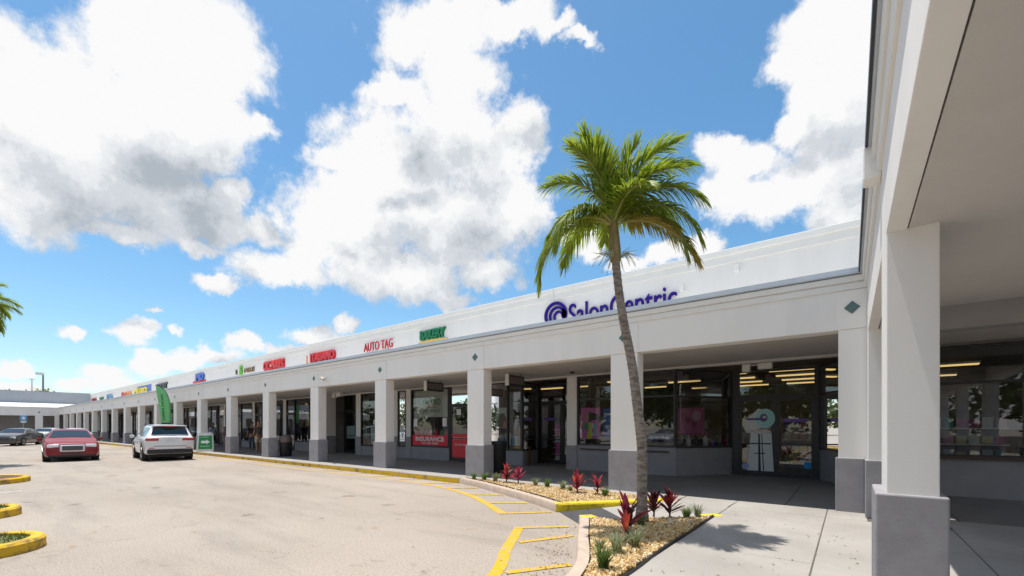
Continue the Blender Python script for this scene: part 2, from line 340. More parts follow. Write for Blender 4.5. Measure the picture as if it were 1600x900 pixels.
# yellow kerb along the arcade, tan kerb round the corner bed, and the kerb of the second bed
kp = [(0, -.05), (0, .12), (-.02, .15), (-.15, .152), (-.15, -.05)]
kp = [(-a, z) for a, z in kp]
k = struct(MB().box(-85.0, -8.78, 8.892, 9.0, -.05, .152).build('kerb', M_CONC, bevel=.015))
MB().box(-85.0, -8.76, 8.88, 8.8915, .0, .128).build('painted_face', M_YELW, k)
MB().box(-16.0, -8.77, 8.874, 8.879, .012, .131).build('painted_face', M_YELI2, k)
struct(MB().sweep(KERB1, kp).build('kerb', M_TANK, smooth=40))
struct(MB().sweep([(-4.36, 6.98), (-3.35, 8.15), (-2.72, 8.86)], [(0, -.05), (0, .13), (.02, .165), (.15, .165), (.15, -.05)]).build('kerb', M_YELK, bevel=.01))
struct(MB().sweep(KERB2, kp).build('kerb', M_TANK, smooth=40))
struct(MB().prism([(-3.52, 6.34), (-3.36, 6.24), (-3.22, 6.42), (-3.38, 6.52)], -.05, .156).build('kerb', M_YELK, bevel=.012))
struct(MB().prism([(-1.70, 7.60), (-1.62, 7.74), (-1.76, 7.82), (-2.02, 7.56), (-1.94, 7.50), (-1.79, 7.66)], -.05, .158).build('kerb', M_YELK, bevel=.01))

# ramp between the beds
rp = struct(MB().add([(-4.30, 7.02, .004), (-3.52, 6.36, .004), (-1.72, 7.76, .149), (-2.70, 8.88, .149)], [(0, 1, 2, 3)]).build('ramp', M_CONC))
def lerp2(a, b, t): return tuple(a[i] + (b[i] - a[i]) * t for i in range(3))
A, Bq, C_, D_ = (-4.30, 7.02, .008), (-3.52, 6.36, .008), (-1.72, 7.76, .153), (-2.70, 8.88, .153)
MB().add([A, Bq, lerp2(Bq, C_, .34), lerp2(A, D_, .34)], [(0, 1, 2, 3)]).build('ramp_mat', M_TAC, rp)

# sidewalk: dirt-filled base with separate slabs on it
sw = struct(MB().prism([(-85.0, 9.0), (-2.72, 9.0), (-2.72, 8.90), (-1.74, 7.74), (-1.74, 3.0), (-1.9, -30), (6.0, -30), (6.0, 12.7), (-85.0, 12.7)], -.05, .138).build('sidewalk', M_JOINT))
J = .006
def slab(poly, m=M_CONC, par=sw, z=.15):
    return MB().prism(poly, .12, z).build('slab', m, par, bevel=.006, seg=1)
def rect(x0, x1, y0, y1): return [(x0 + J, y0 + J), (x1 - J, y0 + J), (x1 - J, y1 - J), (x0 + J, y1 - J)]
x = -8.75
for i in range(17): slab(rect(x - 4.5, x, 9.01, 9.50)); x -= 4.5
slab([(-8.74, 9.06), (-6.3, 9.02), (-4.3, 9.0), (-2.72, 8.9), (-2.72, 9.5), (-8.74, 9.5)])
slab([(-2.70, 8.89), (-1.76, 8.65), (-1.735, 9.5), (-2.70, 9.5)])
slab(rect(-1.735, -.31, 8.645, 9.5)); slab(rect(-.31, .22, 8.645, 9.5))
slab([(-2.66, 8.87), (-1.74, 7.79), (-1.74, 8.635)])
slab(rect(-1.735, -.31, 5.6, 8.635)); slab(rect(-1.735, -.31, 2.5, 5.6)); slab(rect(-1.735, -.31, -1.0, 2.5))
slab(rect(-.31, 1.15, 5.1, 8.635)); slab(rect(-.31, 1.15, 2.0, 5.1)); slab(rect(-.31, 1.15, -1.2, 2.0))
slab(rect(-1.735, 1.15, -12, -1.2))
for i, (x0, x1) in enumerate([(1.15, 3.6), (3.6, 6.0)]):
    for y0, y1 in [(5.1, 9.5), (.5, 5.1), (-12, .5)]: slab(rect(x0, x1, y0, y1), M_CONC)
x = 5.9
while x > -84:
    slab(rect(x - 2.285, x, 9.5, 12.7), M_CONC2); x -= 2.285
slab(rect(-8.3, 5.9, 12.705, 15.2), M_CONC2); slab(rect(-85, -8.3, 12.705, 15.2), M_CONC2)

# painted lines (each stripe a sheet on the lot)
def stripe(a, b, w, m=M_YELP, z=.004):
    d = Vector((b[0] - a[0], b[1] - a[1])); d.normalize(); n = Vector((-d.y, d.x)) * w / 2
    return MB().add([(a[0] - n.x, a[1] - n.y, z), (b[0] - n.x, b[1] - n.y, z), (b[0] + n.x, b[1] + n.y, z), (a[0] + n.x, a[1] + n.y, z)], [(0, 1, 2, 3)]).build('painted_stripe', m, lot)
def band(path, w, m, z=.005):
    n = len(path); mb = MB(); vs = []
    for i, p in enumerate(path):
        a = path[max(i - 1, 0)]; b = path[min(i + 1, n - 1)]; d = Vector((b[0] - a[0], b[1] - a[1])); d.normalize()
        ww = w if not isinstance(w, list) else w[0] + (w[1] - w[0]) * i / (n - 1)
        vs += [(p[0] + d.y * ww / 2, p[1] - d.x * ww / 2, z), (p[0] - d.y * ww / 2, p[1] + d.x * ww / 2, z)]
    return mb.add(vs, [(2 * i, 2 * i + 2, 2 * i + 3, 2 * i + 1) for i in range(n - 1)]).build('painted_stripe', m, lot)
band(smooth_path([(-62, 8.2), (-30, 8.2), (-15.19, 8.22), (-12.46, 8.3), (-9.61, 8.22)]), .12, M_YELPW)
band(smooth_path([(-9.61, 8.22), (-8.37, 7.98), (-7.2, 7.55), (-6.2, 7.02), (-5.05, 6.25)]), [.12, .16], M_YELP)
stripe((-5.10, 6.22), (-4.42, 6.92), .09, z=.008)
for a, b, m in [((-6.0, 6.95), (-5.35, 7.45), M_YELP), ((-7.15, 7.55), (-6.45, 7.98), M_YELP), ((-8.35, 7.97), (-7.65, 8.48), M_YELPW), ((-9.6, 8.2), (-8.95, 8.82), M_YELPW), ((-10.9, 8.28), (-10.3, 8.82), M_YELPW),
             ((-12.2, 8.3), (-11.6, 8.83), M_YELPW), ((-13.6, 8.26), (-13.0, 8.83), M_YELPW), ((-15.2, 8.24), (-14.5, 8.83), M_YELPW)]: stripe(a, b, .10, m, .008)
band(smooth_path([(-4.16, 5.56), (-3.85, 5.02), (-3.52, 4.42), (-3.10, 3.75), (-2.92, 3.1), (-2.85, 1.5), (-2.85, -10)]), .15, M_YELP)
for a, b in [((-4.18, 5.50), (-3.56, 6.08)), ((-3.62, 4.84), (-3.22, 5.62)), ((-2.98, 3.74), (-2.56, 4.42)), ((-2.88, 2.3), (-2.2, 2.9))]: stripe(a, b, .10, M_YELP, .008)
for xx in (-16.35, -23.2, -26.3, -29.4): stripe((xx, 1.15 if xx > -17 else .8), (xx, -4.4), .10, M_WHP)

# gravel beds
def gravel(poly, n, z, seed, label, rmin=.014, rmax=.034):
    rnd = random.Random(seed)
    xs = [p[0] for p in poly]; ys = [p[1] for p in poly]
    def inside(x, y):
        c = False
        for i in range(len(poly)):
            (x1, y1), (x2, y2) = poly[i], poly[i - 1]
            if (y1 > y) != (y2 > y) and x < (x2 - x1) * (y - y1) / (y2 - y1) + x1: c = not c
        return c
    oc = [(1, 0, 0), (-1, 0, 0), (0, 1, 0), (0, -1, 0), (0, 0, 1), (0, 0, -1)]
    of = [(0, 2, 4), (2, 1, 4), (1, 3, 4), (3, 0, 4), (2, 0, 5), (1, 2, 5), (3, 1, 5), (0, 3, 5)]
    vs, fs, ci = [], [], []
    k = 0
    while k < n:
        x, y = rnd.uniform(min(xs), max(xs)), rnd.uniform(min(ys), max(ys))
        if not inside(x, y): continue
        k += 1; o = len(vs); r = rnd.uniform(rmin, rmax); R = Euler((rnd.uniform(0, 6), rnd.uniform(0, 6), rnd.uniform(0, 6))).to_matrix()
        q = Vector((rnd.uniform(.7, 1.4), rnd.uniform(.6, 1.1), rnd.uniform(.45, .9)))
        zz = z + rnd.uniform(-.004, .016)
        for v in oc: p = R @ Vector((v[0] * q.x, v[1] * q.y, v[2] * q.z)) * r; vs.append((x + p.x, y + p.y, zz + p.z))
        fs += [tuple(i + o for i in f) for f in of]; ci += [rnd.choice([0, 0, 1, 1, 2, 3])] * 8
    me = bpy.data.meshes.new('gravel'); me.from_pydata(vs, [], fs); me.update()
    for nm, c in [('stone_cream', (.70, .54, .30)), ('stone_gold', (.60, .39, .14)), ('stone_white', (.78, .68, .50)), ('stone_brown', (.36, .20, .08))]: me.materials.append(mat(nm, c, .85, .25, 30))
    me.polygons.foreach_set('material_index', ci)
    o = bpy.data.objects.new('gravel', me); COL.objects.link(o); return tag(o, label, 'gravel', kind='stuff')
BED1 = [(p[0] + .10, p[1] + .13) for p in KERB1] + [(-4.40, 7.16), (-3.50, 8.25), (-2.90, 8.93), (-4.3, 8.98), (-6.3, 9.0), (-8.6, 9.04)]
BED2 = [(-3.30, 6.25)] + [(p[0] + .17, p[1] + .05) for p in KERB2 if 1.0 < p[1] < 6.2] + [(-1.80, 1.0), (-1.79, 7.56), (-2.33, 6.96), (-2.95, 6.36)]
M_SOIL = mat('bed_soil', (.45, .34, .20), .95, .4, 14, .5, 60)
struct(MB().prism(BED1, -.04, .135).build('bed_soil', M_SOIL)); struct(MB().prism(BED2, -.04, .135).build('bed_soil', M_SOIL))
gravel(BED1, 9000, .142, 1, 'pale gold gravel in the curved bed beside the arcade columns')
gravel(BED2, 9500, .142, 2, 'pale gold gravel in the wedge bed round the palm trunk')
# black edging strip, real bendy plastic
tag(MB().sweep(smooth_path([(-1.775, 7.62), (-1.745, 6.4), (-1.775, 5.3), (-1.73, 4.2), (-1.76, 3.0), (-1.77, 1.0)], 5), [(0, .05), (0, .168), (.008, .174), (.020, .174), (.026, .168), (.026, .05)]).build('edging_strip', M_BLACKP), 'black plastic edging strip between the palm bed and the sidewalk', 'edging')
tag(MB().sweep([(p[0] + .06, p[1] + .145) for p in KERB1[2:]], [(0, .05), (0, .175), (.012, .175), (.012, .05)]).build('edging_strip', M_BLACKP), 'thin black edging strip behind the tan kerb of the curved bed', 'edging')

# ------------------------------------------------------------------ main arcade
arc = empty('shopping_arcade', (0, 0, 0), 0, 'long white shopping arcade with square columns, grey bases and signs along its parapet', 'building')
FY = 9.44; WY = 13.1
def column(par, x, y, w, d, ztop, base=True):
    s_ = MB().box(x, x + w, y, y + d, 1.05, ztop).build('column', M_WHITE, par, bevel=.008)
    MB().box(x - .04, x + w + .04, y - .04, y + d + .04, .145, 1.07).build('base', M_GREY, s_, bevel=.012)
    return s_
NCOL = 18
for kk in range(NCOL):
    xk = -4.40 - 4.57 * kk
    c = column(arc, xk, FY, .64, .36, 3.27)
    pn = MB().box(xk - .02, xk + .66, FY - .014, FY, 3.275, 3.935).build('pilaster_panel', M_WHITE, arc, bevel=.004, seg=1)
    cx = xk + .32; cz = 3.63; yy = FY - .014
    MB().add([(cx - .11, yy - .012, cz), (cx, yy - .012, cz - .11), (cx + .11, yy - .012, cz), (cx, yy - .012, cz + .11), (cx - .11, yy, cz), (cx, yy, cz - .11), (cx + .11, yy, cz), (cx, yy, cz + .11)],
             [(0, 1, 2, 3), (0, 4, 5, 1), (1, 5, 6, 2), (2, 6, 7, 3), (3, 7, 4, 0)]).build('diamond_tile', M_TEAL, pn)
# corner pier (an L of two columns)
c = MB().box(-.16, .235, FY, FY + .36, 1.05, 3.27).build('column', M_WHITE, arc, bevel=.008)
MB().box(-.20, .195, FY - .04, FY + .40, .145, 1.07).build('base', M_GREY, c, bevel=.012)
pn = MB().box(-.20, .225, FY - .014, FY, 3.275, 3.935).build('pilaster_panel', M_WHITE, arc, bevel=.004, seg=1)
cx, cz, yy = .03, 3.635, FY - .014
MB().add([(cx - .11, yy - .012, cz), (cx, yy - .012, cz - .11), (cx + .11, yy - .012, cz), (cx, yy - .012, cz + .11), (cx - .11, yy, cz), (cx, yy, cz - .11), (cx + .11, yy, cz), (cx, yy, cz + .11)],
         [(0, 1, 2, 3), (0, 4, 5, 1), (1, 5, 6, 2), (2, 6, 7, 3), (3, 7, 4, 0)]).build('diamond_tile', M_TEAL, pn)
MB().box(XE, .235, FY, FY + .36, 3.272, 4.16).build('fascia', M_WHITE, arc, bevel=.006)
def cornice_prof(a, sgn, dz=0):                       # stepped moulding, a = wall face, projecting by sgn
    q = [(-.004, 3.94), (.028, 3.94), (.040, 4.045), (.018, 4.05), (.018, 4.062), (.060, 4.066), (.074, 4.160), (.040, 4.166), (.040, 4.180), (-.004, 4.180)]
    return [(a + sgn * o, z + dz) for o, z in q]
MB().prof(cornice_prof(FY, -1), XE, .235).build('cornice', M_TRIM, arc, bevel=.006)
MB().prof([(FY + .02, 4.182), (FY - .094, 4.182), (FY - .102, 4.20), (FY - .098, 4.285), (FY + .02, 4.30)], XE, .235).build('metal_cap', M_CAP, arc)
MB().box(XE - 3.6, .235, FY + .02, WY + .02, 4.0, 4.14).build('canopy_roof', mat('roof_membrane', (.72, .72, .70), .9, .1, .6), arc)
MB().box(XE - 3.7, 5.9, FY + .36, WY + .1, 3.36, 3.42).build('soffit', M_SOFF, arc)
# parapet with coping, in lengths
xs = [.9 - 9.14 * i for i in range(11)]; xs[-1] = -89.3
for i in range(10):
    MB().box(xs[i + 1], xs[i], WY, WY + .25, 3.45, 6.10).build('parapet_wall', M_PARA, arc)
    MB().box(xs[i + 1] + .006, xs[i] - .006, WY - .035, WY + .30, 6.08, 6.30).build('coping', M_TRIM, arc, bevel=.01)
    MB().box(xs[i + 1] + .006, xs[i] - .006, WY - .075, WY + .34, 6.29, 6.46).build('coping', M_TRIM, arc, bevel=.015)
MB().box(-89.3, 6, WY + .25, 32, 5.6, 5.8).build('roof', mat('flat_roof', (.5, .5, .49), .9), arc)
MB().box(-89.4, 6, 31.7, 32, .1, 6.2).build('rear_wall', M_WHITE, arc)
MB().box(5.9, 6.2, WY - .2, 32, .1, 6.2).build('end_wall', M_WHITE, arc)

# storefront pieces
def fr_window(x0, x1, z0, z1, y, par=arc, mull=(), trans=(), fw=.055, glassm=M_GLASS, dep=.10, rot=None):
    """aluminium-framed window facing -Y; rot=(origin x, origin y, angle) swings it for slanted bays"""
    f = MB(); f.box(x0, x0 + fw, y - .02, y + dep, z0, z1); f.box(x1 - fw, x1, y - .02, y + dep, z0, z1)
    f.box(x0 + fw, x1 - fw, y - .018, y + dep, z0, z0 + fw); f.box(x0 + fw, x1 - fw, y - .018, y + dep, z1 - fw, z1)
    for m in mull: f.box(m - fw / 2, m + fw / 2, y - .016, y + dep, z0 + fw, z1 - fw)
    for t in trans:
        e = sorted([x0 + fw - .0] + [m for m in mull] + [x1 - fw])
        for a, b in zip(e[:-1], e[1:]): f.box(a + (fw / 2 if a in mull else 0), b - (fw / 2 if b in mull else 0), y - .014, y + dep, t - fw / 2, t + fw / 2)
    w = f.build('window', M_FRAME, par)
    ex = [x0 + fw] + list(mull) + [x1 - fw]; ez = [z0 + fw] + list(trans) + [z1 - fw]
    for a, b in zip(ex[:-1], ex[1:]):
        for c, d in zip(ez[:-1], ez[1:]):
            MB().add([(a, y + .03, c), (b, y + .03, c), (b, y + .03, d), (a, y + .03, d)], [(0, 1, 2, 3)]).build('pane', glassm, w)
    if rot: w.matrix_local = Matrix.Translation((rot[0], rot[1], 0)) @ Matrix.Rotation(rot[2], 4, 'Z')
    return w
def door(x0, x1, z1, y, par=arc, hinge='l', glassm=M_GLASS, z0=.16):
    f = MB(); s = .07
    f.box(x0, x0 + s, y, y + .05, z0, z1); f.box(x1 - s, x1, y, y + .05, z0, z1); f.box(x0 + s, x1 - s, y, y + .05, z1 - s, z1); f.box(x0 + s, x1 - s, y, y + .05, z0, z0 + .14)
    d = f.build('door', M_FRAME, par)
    MB().add([(x0 + s, y + .025, z0 + .14), (x1 - s, y + .025, z0 + .14), (x1 - s, y + .025, z1 - s), (x0 + s, y + .025, z1 - s)], [(0, 1, 2, 3)]).build('pane', glassm, d)
    MB().box(x0 + s, x1 - s, y - .045, y - .015, 1.09, 1.125).build('push_bar', M_FRAME, d)
    return d
def pier(x0, x1, y=WY, zt=3.36, par=arc, d=.25, zb=.97):
    p = MB().box(x0, x1, y, y + d, zb - .02, zt + .03).build('pier', M_WHITE, par)
    MB().box(x0 - .02, x1 + .02, y - .02, y + d, .145, zb).build('base', M_GREY, p, bevel=.006)
    return p
def bulk(x0, x1, y=WY, zt=.93, par=arc):
    return MB().box(x0, x1, y + .012, y + .2, .145, zt).build('bulkhead', M_GREY2, par)
HEAD = 3.30
MB().box(-89.2, 5.9, WY - .015, WY + .2, HEAD, 3.362).build('header', mat('header_trim', (.62, .60, .56), .8), arc)

# salon: right window of the corner
fr_window(.16, 5.85, .97, HEAD, 12.9, mull=(2.9,), trans=(2.52,)); bulk(.16, 5.85, 12.9, .97)
MB().box(.14, 5.87, 12.83, 12.885, .93, .985).build('sill', mat('sill_brown', (.09, .05, .04), .6), arc)
# slanted entrance
def slanted(ax, ay, bx, by, ztw=.97):
    L = sqrt((bx - ax) ** 2 + (by - ay) ** 2); a = atan2(by - ay, bx - ax)
    w = fr_window(0, L, ztw, HEAD, 0, trans=(2.5,), rot=(ax, ay, a))
    b = MB().box(0, L, .012, .18, .145, ztw).build('bulkhead', M_GREY2, arc); b.matrix_local = Matrix.Translation((ax, ay, 0)) @ Matrix.Rotation(a, 4, 'Z')
slanted(-4.05, 13.11, -2.86, 14.72); slanted(-.66, 14.72, .06, 13.12)
DY = 14.72
f = MB(); f.box(-2.86, -2.66, DY, DY + .12, .15, HEAD); f.box(-.78, -.58, DY, DY + .12, .15, HEAD); f.box(-2.66, -.78, DY, DY + .12, 2.44, 2.56); f.box(-2.66, -.78, DY, DY + .12, HEAD - .07, HEAD); f.box(-1.75, -1.69, DY, DY + .1, .15, 2.44)
dfw = f.build('door_frame', M_FRAME, arc)
MB().add([(-2.66, DY + .05, 2.56), (-.78, DY + .05, 2.56), (-.78, DY + .05, HEAD - .07), (-2.66, DY + .05, HEAD - .07)], [(0, 1, 2, 3)]).build('pane', M_GLASS, dfw)
door(-2.66, -1.75, 2.44, DY + .02); door(-1.69, -.78, 2.44, DY + .02)
# salon windows left of the entrance
fr_window(-7.33, -4.05, .99, HEAD, WY, mull=(-6.05, -5.05), trans=(2.52,)); bulk(-7.35, -4.05, WY, .99)
MB().box(-7.2, -4.25, WY - .05, WY + .01, .84, .88).build('rail', mat('rail_brown', (.07, .035, .03), .5), arc)
pier(-7.73, -7.35)
# beauty shop
f = MB(); f.box(-9.98, -9.90, 14.6, 14.72, .15, HEAD); f.box(-9.90, -7.7, 14.6, 14.72, 2.55, 2.62); f.box(-9.90, -7.7, 14.6, 14.72, HEAD - .06, HEAD); f.box(-8.87, -8.81, 14.6, 14.7, .15, 2.55)
dfw = f.build('door_frame', M_FRAME, arc)
MB().add([(-9.9, 14.65, 2.62), (-7.7, 14.65, 2.62), (-7.7, 14.65, HEAD - .06), (-9.9, 14.65, HEAD - .06)], [(0, 1, 2, 3)]).build('pane', M_GLASS, dfw)
door(-9.90, -8.87, 2.55, 14.62); door(-8.81, -7.78, 2.55, 14.62)
slanted(-9.98, 13.15, -9.94, 14.6) if False else None
L_ = sqrt(.0016 + 1.45 ** 2)
w = fr_window(0, 1.47, .70, HEAD, 0, rot=(-9.64, 13.12, atan2(1.46, -.28)))
b = MB().box(0, 1.47, .012, .15, .145, .70).build('bulkhead', M_GREY2, arc); b.matrix_local = Matrix.Translation((-9.64, 13.12, 0)) @ Matrix.Rotation(atan2(1.46, -.28), 4, 'Z')
fr_window(-12.0, -9.64, .70, HEAD, WY, mull=(-10.35,)); bulk(-12.0, -9.64, WY, .70)
pier(-12.25, -12.0, zb=.7)
# insurance office
fr_window(-16.02, -13.52, .70, HEAD, WY, fw=.07); bulk(-16.02, -13.50, WY, .70)
f = MB(); f.box(-13.52, -13.44, WY, WY + .12, .15, HEAD); f.box(-12.34, -12.25, WY, WY + .12, .15, HEAD); f.box(-13.44, -12.34, WY, WY + .12, 2.5, 2.57)
dfw = f.build('door_frame', M_FRAME, arc)
MB().add([(-13.44, WY + .05, 2.57), (-12.34, WY + .05, 2.57), (-12.34, WY + .05, HEAD), (-13.44, WY + .05, HEAD)], [(0, 1, 2, 3)]).build('pane', M_GLASS, dfw)
door(-13.44, -12.34, 2.5, WY + .02)
pier(-16.38, -16.02, zb=1.15); fr_window(-16.98, -16.38, .66, HEAD, WY); bulk(-16.98, -16.38, WY, .66); pier(-17.5, -16.98, zb=1.15)
# clinic-like shop behind the bench column
fr_window(-20.0, -17.5, .62, HEAD, WY, mull=(-18.7,)); bulk(-20.0, -17.5, WY, .62); pier(-20.45, -20.0, zb=1.1)
f = MB(); f.box(-22.9, -22.8, 13.9, 14.02, .15, HEAD); f.box(-20.55, -20.45, 13.9, 14.02, .15, HEAD); f.box(-22.8, -20.55, 13.9, 14.02, 2.45, 2.55); f.box(-21.72, -21.64, 13.9, 14.0, .15, 2.45)
dfw = f.build('door_frame', M_FRAME, arc)
MB().add([(-22.8, 13.95, 2.55), (-20.55, 13.95, 2.55), (-20.55, 13.95, HEAD), (-22.8, 13.95, HEAD)], [(0, 1, 2, 3)]).build('pane', M_GLASS, dfw)
door(-22.8, -21.72, 2.45, 13.92); door(-21.64, -20.55, 2.45, 13.92)
pier(-23.35, -22.9, y=12.6, zb=1.1, d=.8)
# generic shops further along
rnd = random.Random(11)
x = -23.35
while x > -84.5:
    a = rnd.choice([0, 1, 2]); w_ = rnd.choice([4.57, 4.57, 5.2])
    x1 = x; x0 = max(x - w_, -85.5)
    if x0 < -85: break
    if a == 0:
        fr_window(x0 + .4, x1 - 1.15, .25 if rnd.random() < .5 else .7, HEAD, WY, mull=(x0 + .4 + (w_ - 1.55) / 2,)); bulk(x0 + .4, x1 - 1.15, WY, .25 if False else .24); dx0, dx1 = x1 - 1.15, x1
    elif a == 1:
        fr_window(x0 + 1.5, x1, .7, HEAD, WY, mull=((x0 + 1.5 + x1) / 2,), trans=(2.5,)); bulk(x0 + 1.5, x1, WY, .7); dx0, dx1 = x0 + .4, x0 + 1.5
    else:
        m = (x0 + .4 + x1) / 2
        fr_window(x0 + .4, m - .5, .6, HEAD, WY); bulk(x0 + .4, m - .5, WY, .6); fr_window(m + .5, x1, .6, HEAD, WY); bulk(m + .5, x1, WY, .6); dx0, dx1 = m - .5, m + .5
    f = MB(); f.box(dx0, dx0 + .05, WY, WY + .1, .15, HEAD); f.box(dx1 - .05, dx1, WY, WY + .1, .15, HEAD); f.box(dx0 + .05, dx1 - .05, WY, WY + .1, 2.4, 2.5)
    q = f.build('door_frame', M_FRAME, arc)
    MB().add([(dx0 + .05, WY + .05, 2.5), (dx1 - .05, WY + .05, 2.5), (dx1 - .05, WY + .05, HEAD), (dx0 + .05, WY + .05, HEAD)], [(0, 1, 2, 3)]).build('pane', M_GLASS, q)
    door(dx0 + .05, dx1 - .05, 2.4, WY + .02)
    pier(x0, x0 + .4, zb=1.1, d=.3); x = x0
pier(-89.2, x - .002, zb=1.1, d=.3)
# shop interiors
MB().box(-89, 5.9, WY + .26, 22, 3.42, 3.5).build('interior_ceiling', mat('interior_ceiling', (.16, .15, .145), .9), arc)
MB().box(-89, 5.9, 21.9, 22.1, .1, 3.42).build('interior_wall', M_INT, arc)
MB().box(-89, 5.9, 15.205, 21.9, .08, .148).build('interior_floor', M_INTF, arc)
for xx in (-8.05 + .3, -12.15, -17.3, -23.1, -32.5, -41.6, -50.8, -60, -69, -78): MB().box(xx - .06, xx + .06, 14.8 if xx > -8 else 13.4, 21.9, .15, 3.42).build('party_wall', M_INT, arc)

# ------------------------------------------------------------------ corner canopy (right)
wing = empty('corner_canopy', (0, 0, 0), 0, 'covered white canopy walk on columns turning the corner beside the salon', 'building')
WX = .23; ZB = 3.15
for yk in (4.60, .03, -4.54, -9.11):
    c = MB().box(WX, WX + .31, yk, yk + .64, 1.05, ZB + .01).build('column', M_WHITE, wing, bevel=.008)
    MB().box(WX - .07, WX + .36, yk - .04, yk + .68, .145, 1.07).build('base', M_GREY, c, bevel=.014)
c = MB().box(WX, WX + .31, 9.02, 9.435, 1.05, ZB + .01).build('column', M_WHITE, wing, bevel=.008)
MB().box(WX - .035, WX + .35, 8.98, 9.395, .145, 1.068).build('base', M_GREY, c, bevel=.012)
for yk in (8.98, 4.60, .03, -4.54):
    c = MB().box(3.5, 3.81, yk, yk + .5, 1.05, ZB + .01).build('column', M_WHITE, wing, bevel=.008)
    MB().box(3.46, 3.85, yk - .04, yk + .54, .145, 1.07).build('base', M_GREY, c, bevel=.012)
MB().box(WX, WX + .125, -14, 9.436, ZB, 4.16).build('fascia', M_WHITE, wing, bevel=.005)
MB().box(WX + .14, WX + .40, 5.125, 9.436, ZB + .004, 3.9).build('beam', M_SOFF, wing, bevel=.008)
MB().box(3.5, 3.9, -14, 9.8, ZB, 4.16).build('fascia', M_WHITE, wing)
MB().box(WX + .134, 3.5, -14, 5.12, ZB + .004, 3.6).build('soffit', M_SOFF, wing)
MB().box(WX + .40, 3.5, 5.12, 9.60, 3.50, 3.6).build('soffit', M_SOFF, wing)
MB().box(.60, 5.9, 9.60, 9.90, 3.13, 4.0).build('beam', mat('beam_grey', (.36, .35, .345), .85, .05, 2), wing)
MB().box(WX + .1, 3.7, -14, 9.44, 4.0, 4.13).build('canopy_roof', MATS['roof_membrane'], wing)
MB().prof(cornice_prof(WX, -1, .003), -14, 9.44, 'y').build('cornice', M_TRIM, wing, bevel=.006)
MB().prof([(WX + .02, 4.186), (WX - .094, 4.186), (WX - .102, 4.204), (WX - .098, 4.289), (WX + .02, 4.304)], -14, 9.44, 'y').build('metal_cap', M_CAP, wing)
MB().box(WX - .118, WX - .102, -14, 9.33, 4.19, 4.315).build('drip_edge', M_DARKM, wing)
MB().box(WX - .13, WX - .002, 5.22, 5.42, 3.90, 4.20).build('joint_cover', M_WHITE, wing, bevel=.008)

# ------------------------------------------------------------------ far wing across the lot
fw = empty('far_wing', (0, 0, 0), 0, 'low shaded white wing closing the far end of the parking lot', 'building')
yk = 7.2
for i in range(8):
    c = MB().box(XE - .36, XE, yk, yk + .70, 1.05, 3.1).build('column', M_WHITE, fw); MB().box(XE - .40, XE + .04, yk - .04, yk + .74, .145, 1.07).build('base', M_GREY, c)
    pn = MB().box(XE, XE + .014, yk - .02, yk + .72, 3.11, 3.935).build('pilaster_panel', M_WHITE, fw)
    cy = yk + .35
    MB().add([(XE + .024, cy - .12, 3.55), (XE + .024, cy, 3.43), (XE + .024, cy + .12, 3.55), (XE + .024, cy, 3.67)], [(0, 1, 2, 3)]).build('diamond_tile', M_TEAL, pn)
    yk -= 4.57
MB().box(XE - .36, XE, 9.0, 9.44, .145, 3.1).build('column', M_WHITE, fw)
MB().box(XE - .36, XE, -32, 9.44, 3.1, 4.1).build('fascia', M_WHITE, fw)
MB().prof([(XE - .004, 3.94), (XE + .03, 3.94), (XE + .05, 4.09), (XE + .09, 4.17), (XE + .09, 4.26), (XE - .004, 4.26)], -32, 9.43, 'y').build('cornice', M_TRIM, fw)
MB().prof([(XE, 4.2), (XE, 4.1), (XE - 3.7, 4.6), (XE - 3.7, 4.95)], -32, WY, 'y').build('pent_roof', mat('pent_roof_white', (.80, .78, .74), .8, .05, 1), fw)
MB().box(XE - 4.0, XE - 3.7, -32, WY + .2, .1, 6.55).build('rear_wall', mat('far_wall', (.42, .41, .41), .85, .05, 1), fw)
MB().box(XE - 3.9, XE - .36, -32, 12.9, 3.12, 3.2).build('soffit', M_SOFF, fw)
MB().box(XE - 3.69, XE - 3.62, -32, WY, 4.8, 6.5).build('parapet_wall', mat('far_parapet_shaded', (.36, .385, .42), .85, .05, 1), fw)  # grey-blue set darker than the main parapet: the wall's shade is in its colour
struct(MB().box(XE - 3.9, XE + .6, -32, 8.9, -.05, .14).build('far_sidewalk', M_CONC))

def leafmat(name, c, c2=None, sc=6, tr=.35):
    m = mat(name, c, .5, 0, sc, 0, col2=c2 or tuple(q * .6 for q in c), contrast=(.35, .65))
    nt = m.node_tree; N, L = nt.nodes, nt.links; p = N['Principled BSDF']; out = N['Material Output']
    t = N.new('ShaderNodeBsdfTranslucent'); mx = N.new('ShaderNodeMixShader'); mx.inputs[0].default_value = tr
    src = p.inputs['Base Color'].links[0].from_socket; L.new(src, t.inputs[0]); L.new(p.outputs[0], mx.inputs[1]); L.new(t.outputs[0], mx.inputs[2]); L.new(mx.outputs[0], out.inputs[0])
    return m

